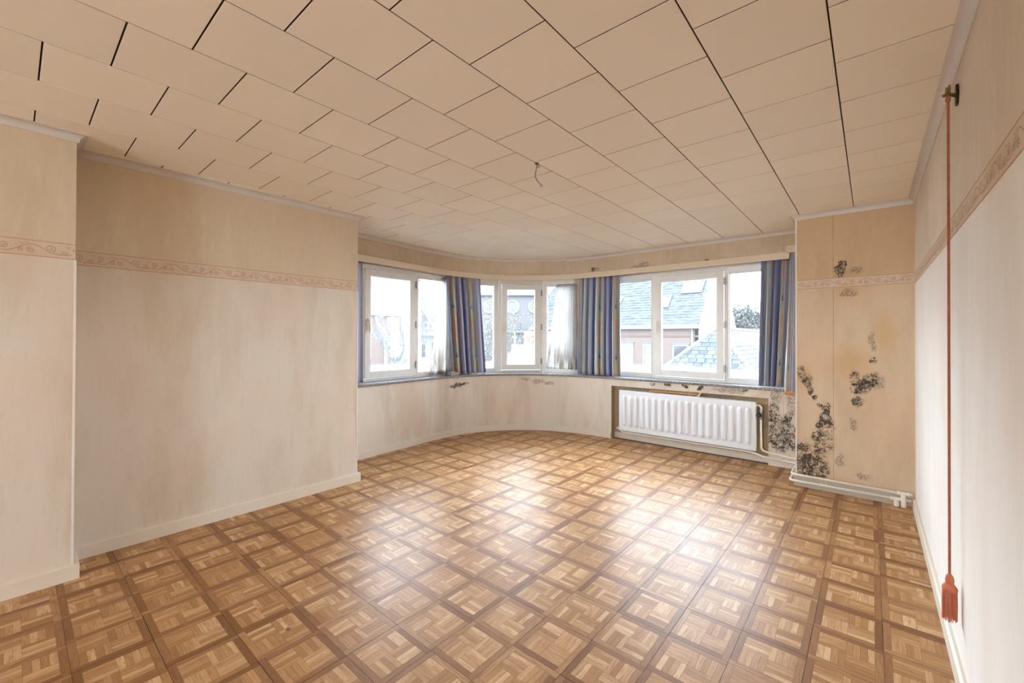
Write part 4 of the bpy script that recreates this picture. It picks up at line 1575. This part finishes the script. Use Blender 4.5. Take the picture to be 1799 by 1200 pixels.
bpy.data.objects.remove(sm)
k45 = math.sqrt(0.5)


def put_slate(x, y, z, rot):
    s = bpy.data.objects.new('slate', smd)
    COL.objects.link(s)
    s.parent = roof
    s.location = (x, y, z)
    s.rotation_euler = rot
    return s


rg = random.Random(12)
cnt = 0
extra = MB()
for row in range(0, 20):
    d = row * sh
    if d + sh > LR * math.sqrt(2):
        break
    dd = LR * math.sqrt(2) - d
    # hip end (faces -y): local x along +x, y up the slope
    half = (LR * math.sqrt(2) - d) * k45 - 0.02
    xq = -half + (0.0 if row % 2 else sw / 2) * 0.5
    yy = B_[1] - LR + d * k45
    zz = ez + d * k45
    while xq < half - 0.05:
        w_here = min(sw, half - xq)
        ok = d > 0.9
        if ok and w_here > sw * 0.6 and cnt < 150:
            put_slate(xq, yy - 0.01, zz + 0.012, (PI / 4, 0, rg.uniform(-0.01, 0.01)))
            cnt += 1
        xq += sw
cnt2 = 0
for row in range(0, 20):
    d = row * sh
    if d + sh > LR * math.sqrt(2):
        break
    half = (LR * math.sqrt(2) - d) * k45
    y1 = B_[1] - half + 0.05
    for i in range(0, 26):
        yq = y1 + (0.0 if row % 2 else sw / 2) + i * sw
        if yq > yb:
            break
        if d > 0.9 and cnt2 < 150 and yq < B_[1] + 2.4:
            s = put_slate(half + 0.01, yq, ez + d * k45 + 0.012, (0, 0, 0))
            s.rotation_euler = Matrix(((0, -k45, k45), (1, 0, 0), (0, k45, k45))).to_euler()
            cnt2 += 1
# ridge and hip tiles
rt_ = MB()
for a, b in (((-LR, B_[1] - LR, ez), B_), ((LR, B_[1] - LR, ez), B_), (B_, (0, yb, B_[2]))):
    a, b = Vector(a), Vector(b)
    n = int((b - a).length / 0.33)
    for i in range(n):
        p, q = a + (b - a) * (i / n), a + (b - a) * ((i + 1.06) / n)
        rt_.tube([tuple(p + Vector((0, 0, 0.0))), tuple(q + Vector((0, 0, 0.006)))], [0.078, 0.062], 8)
rr = rt_.build('ridge_tile', M_ridge, roof)
rr['kind'] = 'stuff'
tag(rr, 'mossy ridge and hip tiles')

# brick house with big slate roof
bh = empty('brick_house', (-10.0, 28.0, GZ), 'pale red brick house with a tall slate roof and skylights', 'house')
L_ = lambda x, y, z: (x + 10.0, y - 28.0, z - GZ)
XW, XE, YF, YB_, EZ, RZ = -18.5, -7.05, 24.0, 32.0, 2.31, 6.6
mb = MB().box(L_(XW, YF, GZ), L_(XE - 0.06, YB_, EZ - 0.1))
mb.build('wall', M_brick_pink, bh)
mb = MB()
mb.v = [L_(XE, YF - 0.0, GZ), L_(XE, YB_, GZ), L_(XE, YB_, EZ), L_(XE, 28.0, RZ + 0.05), L_(XE, YF, EZ), L_(XE - 0.25, YF, GZ), L_(XE - 0.25, YB_, GZ), L_(XE - 0.25, YB_, EZ), L_(XE - 0.25, 28.0, RZ + 0.05), L_(XE - 0.25, YF, EZ)]
mb.face([0, 1, 2, 3, 4])
mb.face([9, 8, 7, 6, 5])
for i in range(5):
    j = (i + 1) % 5
    mb.face([i, j, j + 5, i + 5])
tag(mb.build('gable_wall', M_render, bh), 'white rendered gable wall')
mb = MB()
sl = (RZ - EZ) / 4.0
mb.v = [L_(XW, YF - 0.15, EZ - 0.15 * sl), L_(XE - 0.03, YF - 0.15, EZ - 0.15 * sl), L_(XE - 0.03, 28, RZ), L_(XW, 28, RZ), L_(XE - 0.03, YB_ + 0.15, EZ - 0.15 * sl), L_(XW, YB_ + 0.15, EZ - 0.15 * sl)]
mb.face([0, 1, 2, 3])
mb.face([3, 2, 4, 5])
mb.face([0, 3, 5])
mb.face([1, 4, 2])
mb.face([0, 5, 4, 1])
br = mb.build('roof', M_slate2, bh)
ang = math.atan2(RZ - EZ, 4.0)
slen = math.hypot(RZ - EZ, 4.0)
mb = MB()
rg = random.Random(4)
e2 = Vector((0, math.cos(ang), math.sin(ang)))
n2 = Vector((0, -math.sin(ang), math.cos(ang)))
row = 0
d = 0.0
while d < slen - 0.1:
    x = XW + (0.15 if row % 2 else 0)
    while x < XE - 0.05:
        w = 0.30
        o = Vector(L_(x, YF - 0.15, EZ - 0.15 * sl)) + e2 * d
        th = 0.012 + rg.uniform(0, 0.03)
        k = len(mb.v)
        ww = min(w - 0.012, XE - x)
        for (a, b, c) in ((0, 0, th), (ww, 0, th), (ww, 0.30, 0.004), (0, 0.30, 0.004), (0, 0, 0), (ww, 0, 0)):
            mb.v.append(tuple(o + Vector((a, 0, 0)) + e2 * b + n2 * c))
        mb.face([k, k + 1, k + 2, k + 3])
        mb.face([k + 4, k + 5, k + 1, k])
        x += w
    d += 0.23
    row += 1
s_ = mb.build('slate_courses', M_slate2, br)
s_['kind'] = 'stuff'


def skylight(x0, x1, y0, y1):
    z = lambda y: EZ + (y - YF) * sl
    d0, d1 = (y0 - YF) / math.cos(ang), (y1 - YF) / math.cos(ang)
    o = Vector(L_(x0, YF, EZ))
    ex = Vector((1, 0, 0))
    m = MB()
    w = x1 - x0
    m.obox(o, ex, e2, n2, (-0.06, d0 - 0.06, 0.0), (0.0, d1 + 0.06, 0.10))
    m.obox(o, ex, e2, n2, (w, d0 - 0.06, 0.0), (w + 0.06, d1 + 0.06, 0.10))
    m.obox(o, ex, e2, n2, (0, d0 - 0.06, 0.0), (w, d0, 0.10))
    m.obox(o, ex, e2, n2, (0, d1, 0.0), (w, d1 + 0.06, 0.10))
    f = m.build('skylight', M_leadblue, bh)
    g = MB().obox(o, ex, e2, n2, (0, d0, 0.03), (w, d1, 0.05)).build('pane', M_skyglass, f)


M_skyglass = plain('bright_skylight_glass', (0.75, 0.78, 0.82), 0.05, 1.0, 0.02, 1)
skylight(-8.55, -7.48, 25.70, 26.36)
skylight(-9.85, -9.12, 24.91, 25.56)
skylight(-12.9, -12.30, 25.2, 25.55)


def house_window(par, o, ex, n, w, h, fr, gl, dark, bars=True, split=0.42):
    """window set in a wall: o = lower left corner, n = out of the wall"""
    o, ex, n = Vector(o), Vector(ex), Vector(n)
    ez = Vector((0, 0, 1))
    m = MB()
    t = 0.09
    m.obox(o, ex, n, ez, (0, -0.05, 0), (t, 0.03, h))
    m.obox(o, ex, n, ez, (w - t, -0.05, 0), (w, 0.03, h))
    m.obox(o, ex, n, ez, (t, -0.05, 0), (w - t, 0.03, t))
    m.obox(o, ex, n, ez, (t, -0.05, h - t), (w - t, 0.03, h))
    if bars:
        zz = h * (1 - split)
        m.obox(o, ex, n, ez, (t, -0.05, zz - 0.06), (w - t, 0.035, zz + 0.06))
        m.obox(o, ex, n, ez, (w / 2 - 0.06, -0.05, t), (w / 2 + 0.06, 0.03, zz - 0.06))
    f = m.build('window', fr, par)
    MB().obox(o, ex, n, ez, (t * 0.5, -0.06, t * 0.5), (w - t * 0.5, 0.005, h - t * 0.5)).build('pane', gl, f)
    m2 = MB().obox(o, ex, n, ez, (-0.06, 0.0, h), (w + 0.06, 0.05, h + 0.10))
    m2.build('lintel', dark, f)
    return f


for x in (-11.70, -10.22, -8.50, -13.4, -15.2):
    house_window(bh, L_(x, YF, -0.75), (1, 0, 0), (0, -1, 0), 0.88, 1.90, M_extwhite, M_darkglass, M_leadblue)
mb = MB()
mb.box(L_(XW, YF - 0.28, EZ - 0.28), L_(XE + 0.02, YF, EZ - 0.10))
mb.build('gutter', M_extwhite, bh)
mb = MB().box(L_(XW, YF - 0.03, 1.56), L_(XE - 0.06, YF, 1.66))
mb.build('string_course', M_brick_orange, bh)
mb = MB().tube([L_(-7.42, YF - 0.2, EZ - 0.2), L_(-7.42, YF - 0.07, EZ - 0.5), L_(-7.42, YF - 0.07, GZ)], 0.055, 8)
mb.build('downpipe', M_extwhite, bh)
mb = MB().box(L_(XE, 28.6, 2.0), L_(XE + 0.06, 28.9, 2.5))
mb.build('wall_lamp', M_leadblue, bh)


# trees
def make_tree(name, loc, h, crown_r, crown_c, leaves, leaf_mat, label, seed, leaf=0.10, sparse=False, group=None, lean=(0, 0)):
    rg = random.Random(seed)
    t = empty(name, loc, label, 'tree', group)
    tr = MB()
    tr.tube([(0, 0, 0), (lean[0] * 0.3, lean[1] * 0.3, h * 0.3), (lean[0], lean[1], h * 0.62)], [h * 0.025, h * 0.02, h * 0.012], 7)
    tr.build('trunk', M_bark, t)
    brm = MB()
    tips = []

    def grow(p, d, l, r, dep):
        q = p + d * l
        mid = p + d * l * 0.5 + Vector((rg.uniform(-1, 1), rg.uniform(-1, 1), rg.uniform(-1, 1))) * l * 0.06
        brm.tube([tuple(p), tuple(mid), tuple(q)], [r, r * 0.8, r * 0.6], 4, False)
        tips.append(q)
        tips.append(mid)
        if dep == 0:
            return
        for _ in range(3):
            nd = (d + Vector((rg.uniform(-1, 1), rg.uniform(-1, 1), rg.uniform(-0.45, 0.9))) * 0.75).normalized()
            grow(q if rg.random() < 0.7 else mid, nd, l * rg.uniform(0.6, 0.82), r * 0.55, dep - 1)

    for k in range(5):
        a = 2 * PI * k / 5 + rg.uniform(-0.3, 0.3)
        b0 = Vector((lean[0], lean[1], h * rg.uniform(0.42, 0.62)))
        grow(b0, Vector((math.cos(a) * 0.8, math.sin(a) * 0.8, 0.75)).normalized(), crown_r * 0.5, h * 0.008, 4)
    b = brm.build('branches', M_bark, t)
    b['kind'] = 'stuff'
    lf = MB()
    for _ in range(leaves):
        if sparse:
            c = rg.choice(tips) + Vector((rg.gauss(0, 1), rg.gauss(0, 1), rg.gauss(0, 1))) * crown_r * 0.06
        else:
            th, ph_ = rg.uniform(0, 2 * PI), math.acos(rg.uniform(-1, 1))
            rr_ = crown_r * rg.uniform(0.35, 1.0) ** 0.5 * (0.85 + 0.2 * math.sin(5 * th) * math.sin(4 * ph_))
            c = Vector((rr_ * math.sin(ph_) * math.cos(th), rr_ * math.sin(ph_) * math.sin(th), rr_ * 0.9 * math.cos(ph_))) + Vector(crown_c)
        a, b2, c2 = (Vector((rg.uniform(-1, 1), rg.uniform(-1, 1), rg.uniform(-1, 1))).normalized() * leaf for _ in range(3))
        k = len(lf.v)
        lf.v += [tuple(c), tuple(c + a), tuple(c + a + b2 * 0.6), tuple(c + b2)]
        lf.face([k, k + 1, k + 2, k + 3])
    l = lf.build('foliage', leaf_mat, t)
    l['kind'] = 'stuff'
    return t


make_tree('leafy_tree', (-7.6, 37.0, GZ), 8.0, 1.9, (0, 0, 6.7), 5200, M_leaf, 'dense grey-green tree behind the white gable, taller of the two', 3, 0.16)
make_tree('leafy_tree', (-7.75, 43.0, GZ), 7.4, 2.0, (0, 0, 5.95), 4200, M_leaf, 'dense grey-green tree behind the hipped roof, lower and further right', 5, 0.16)
make_tree('bare_tree', (-14.9, 16.4, GZ), 7.4, 3.0, (0, 0, 5.5), 2600, M_leaf2, 'sparse yellow-green tree in front of the church, seen through the corner window', 9, 0.055, True)
make_tree('bare_tree', (-18.6, 17.6, GZ), 7.2, 1.9, (0, 0, 5.5), 1600, M_leaf2, 'thin tree left of the chapel, beyond the left curtain', 15, 0.05, True)
make_tree('bare_tree', (-18.2, 11.3, GZ), 8.2, 2.0, (0, 0, 5.5), 900, M_leaf, 'bare winter tree before the orange brick house', 21, 0.05, True, lean=(0.6, 0.9))

# left: orange brick house
oh = empty('orange_house', (-25.0, 12.0, GZ), 'orange brick house with a white drainpipe beyond the left window', 'house')
O_ = lambda x, y, z: (x + 25.0, y - 12.0, z - GZ)
MB().box(O_(-29, 8.0, GZ), O_(-22, 15.45, 2.75)).build('wall', M_brick_orange, oh)
MB().box(O_(-29.1, 7.9, 2.75), O_(-21.85, 15.5, 3.0)).build('cornice', M_leadblue, oh)
for (y, z, w, h) in ((14.45, 1.95, 0.35, 0.75), (12.6, 0.3, 0.8, 1.5), (14.75, -1.0, 0.5, 1.9), (13.3, -1.6, 0.6, 1.5), (12.5, -2.3, 0.8, 1.5)):
    house_window(oh, O_(-22, y, z), (0, 1, 0), (1, 0, 0), w, h, M_extwhite, M_darkglass, M_leadblue, w > 0.6)
MB().tube([O_(-21.9, 13.62, 2.7), O_(-21.9, 13.80, 2.25), O_(-21.9, 14.30, 1.6), O_(-21.9, 14.33, GZ)], 0.10, 8).build('downpipe', M_render, oh)
MB().box(O_(-22.0, 14.9, 0.16), O_(-21.9, 15.45, 0.28)).build('string_course', M_leadblue, oh)

# pale stucco house
sh_ = empty('stucco_house', (-28.0, 17.0, GZ), 'tall pale lavender stucco house beside the orange one', 'house')
S_ = lambda x, y, z: (x + 28.0, y - 17.0, z - GZ)
MB().box(S_(-32, 15.55, GZ), S_(-23.5, 18.1, 5.4)).build('wall', M_stucco, sh_)
MB().box(S_(-32.1, 15.5, 5.4), S_(-23.35, 18.15, 5.6)).build('cornice', M_extwhite, sh_)
for z in (-2.4, 0.2, 2.9):
    house_window(sh_, S_(-23.5, 16.75, z), (0, 1, 0), (1, 0, 0), 0.8, 1.5, M_extwhite, M_stucco, M_extwhite)

# slate-roofed house with gable
gh = empty('slate_house', (-27.0, 20.0, GZ), 'house with a blue-grey slate roof and white gable edge, right of the stucco house', 'house')
G_ = lambda x, y, z: (x + 27.0, y - 20.0, z - GZ)
MB().box(G_(-30, 18.2, GZ), G_(-24, 22.6, 1.85)).build('wall', M_stucco, gh)
mb = MB()
mb.v = [G_(-23.8, 18.2, 1.80), G_(-23.8, 22.8, 1.80), G_(-27, 22.8, 4.6), G_(-27, 18.2, 4.6), G_(-30.2, 22.8, 1.8), G_(-30.2, 18.2, 1.8)]
for q in ((0, 1, 2, 3), (3, 2, 4, 5), (0, 3, 5), (1, 4, 2), (0, 5, 4, 1)):
    mb.face(list(q))
gr_ = mb.build('roof', M_slate2, gh)
MB().tube([G_(-23.78, 18.30, 3.5), G_(-23.78, 18.9, 2.85), G_(-23.78, 19.5, 2.1)], 0.09, 6).build('gable_edge', M_render, gh)
mb = MB()
mb.v = [G_(-23.76, 18.9, 1.6), G_(-23.76, 20.6, 1.6), G_(-23.76, 19.6, 3.1), G_(-26.0, 19.6, 3.1), G_(-25, 18.9, 1.9), G_(-25, 20.6, 1.9)]
for q in ((0, 1, 2), (0, 2, 3, 4), (2, 1, 5, 3)):
    mb.face(list(q))
mb.build('dormer', M_brick_orange, gh)
MB().box(G_(-23.8, 18.2, 1.62), G_(-23.6, 22.8, 1.82)).build('gutter', M_extwhite, gh)
for (y, z, w, h) in ((18.45, 0.0, 0.5, 1.1), (19.35, -0.3, 0.6, 1.5), (20.4, -0.3, 0.6, 1.5), (19.0, -2.4, 0.7, 1.5)):
    house_window(gh, G_(-24, y, z), (0, 1, 0), (1, 0, 0), w, h, M_extwhite, M_darkglass, M_leadblue, False)

# church with round windows, turned to face the corner window
WN = Vector((-0.64616, 0.76320, 0))
RN = Vector((0.76320, 0.64616, 0))
ch_o = WN * 40
ch = empty('church', (ch_o.x, ch_o.y, GZ), 'grey stone church nave with round windows behind the corner window', 'church', rz=math.atan2(RN.y, RN.x))
CB = lambda m, a, b: m.box((a[0], a[1], a[2] - GZ), (b[0], b[1], b[2] - GZ))
CB(MB(), (-4.4, 0, GZ), (12, 9, 5.45)).build('wall', M_stone, ch)
CB(MB(), (-4.6, -0.25, 5.42), (12.2, 0.1, 5.66)).build('eave', M_leadblue, ch)
mb = MB()
mb.v = [(-4.6, -0.25, 5.66 - GZ), (12.2, -0.25, 5.66 - GZ), (12.2, 5, 8.6 - GZ), (-4.6, 5, 8.6 - GZ), (12.2, 9.2, 5.66 - GZ), (-4.6, 9.2, 5.66 - GZ)]
for q in ((0, 1, 2, 3), (3, 2, 4, 5), (0, 3, 5), (1, 4, 2), (0, 5, 4, 1)):
    mb.face(list(q))
tag(mb.build('roof', M_slatepale, ch), 'pale grey church roof')
for i, s in enumerate((-2.1, 0.05, 2.15, 4.25, 6.35, 8.45)):
    zc = 4.35 - GZ
    m = MB()
    nn = 20
    rings = []
    for (r, y) in ((0.46, -0.02), (0.60, -0.10), (0.66, -0.04), (0.66, 0.02)):
        rings.append([(s + r * math.cos(2 * PI * k / nn), y, zc + r * math.sin(2 * PI * k / nn)) for k in range(nn)])
    m.loft(rings, True, False)
    for a in (0, PI / 3, 2 * PI / 3):
        m.tube([(s - 0.5 * math.cos(a), -0.03, zc - 0.5 * math.sin(a)), (s + 0.5 * math.cos(a), -0.03, zc + 0.5 * math.sin(a))], 0.025, 5)
    f = m.build('round_window', M_extwhite, ch)
    d = MB()
    k = len(d.v)
    d.loft([[(s + 0.5 * math.cos(2 * PI * q / nn), yy, zc + 0.5 * math.sin(2 * PI * q / nn)) for q in range(nn)] for yy in (-0.015, 0.0)])
    d.build('pane', M_leadblue, f)
CB(MB(), (-4.4, -2.4, GZ), (12, -0.05, 1.9)).build('aisle_wall', M_stone, ch)
mb = MB()
mb.v = [(-4.5, -2.6, 1.9 - GZ), (12.1, -2.6, 1.9 - GZ), (12.1, -0.02, 2.3 - GZ), (-4.5, -0.02, 2.3 - GZ), (-4.5, -0.02, 1.9 - GZ), (12.1, -0.02, 1.9 - GZ)]
for q in ((0, 1, 2, 3), (0, 3, 4), (1, 5, 2), (0, 4, 5, 1), (3, 2, 5, 4)):
    mb.face(list(q))
mb.build('aisle_roof', M_leadblue, ch)

# small chapel with a cross on its pale roof
cp_o = WN * 18
cp = empty('chapel', (cp_o.x, cp_o.y, GZ), 'little chapel with a pale tiled roof topped by a white cross', 'chapel', rz=math.atan2(RN.y, RN.x))
CB(MB(), (-0.6, 0, GZ), (4.5, 4, -1.2)).build('wall', M_render, cp)
mb = MB()
P8 = [(-1.05, -2.2, -1.2), (4.8, -2.2, -1.2), (4.8, 2.2, -1.2), (-1.05, 2.2, -1.2), (0.08, 0.0, 1.21), (4.8, 0.0, 1.21)]
mb.v = [(a, b, c - GZ) for a, b, c in P8]
for q in ((0, 1, 5, 4), (4, 5, 2, 3), (0, 4, 3), (1, 2, 5), (0, 3, 2, 1)):
    mb.face(list(q))
pr_ = mb.build('roof', M_slatepale, cp)
mb = MB()
e2c = Vector((0, 2.2, 2.41)).normalized()
n2c = Vector((0, -2.41, 2.2)).normalized()
for row in range(13):
    d = row * 0.25
    t_ = d / 3.27
    xs0 = -1.05 + 1.13 * t_
    x = xs0 + (0.15 if row % 2 else 0)
    while x < 4.7:
        o = Vector((x, -2.2, -1.2 - GZ)) + e2c * d
        mb.obox(o, (1, 0, 0), e2c, n2c, (0, 0, 0.0), (0.285, 0.26, 0.025))
        x += 0.30
mb.build('roof_tiles', M_slatepale, pr_)['kind'] = 'stuff'
mb = MB()
mb.box((0.085, -0.03, 1.2 - GZ), (0.145, 0.03, 1.74 - GZ))
mb.box((0.02, -0.03, 1.50 - GZ), (0.21, 0.03, 1.565 - GZ))
tag(mb.build('cross', M_render, cp), 'white roof cross')

# orange block behind the chapel
ob_o = WN * 26
ob = empty('brick_annex', (ob_o.x, ob_o.y, GZ), 'low bright orange brick annex behind the chapel roof', 'house', rz=math.atan2(RN.y, RN.x))
M_annex = make_brick('bright_orange_brick', (0.085, 0.046, 0.034), (0.078, 0.042, 0.030), (0.08, 0.06, 0.05), 5)
CB(MB(), (0.82, 0, GZ), (2.45, 3, 1.90)).build('wall', M_annex, ob)
f = CB(MB(), (1.08, -0.05, -1.0), (1.14, 0.0, 1.66))
CB(f, (1.08, -0.05, 1.60), (2.2, 0.0, 1.66))
f.build('door_frame', M_brickorange, ob)
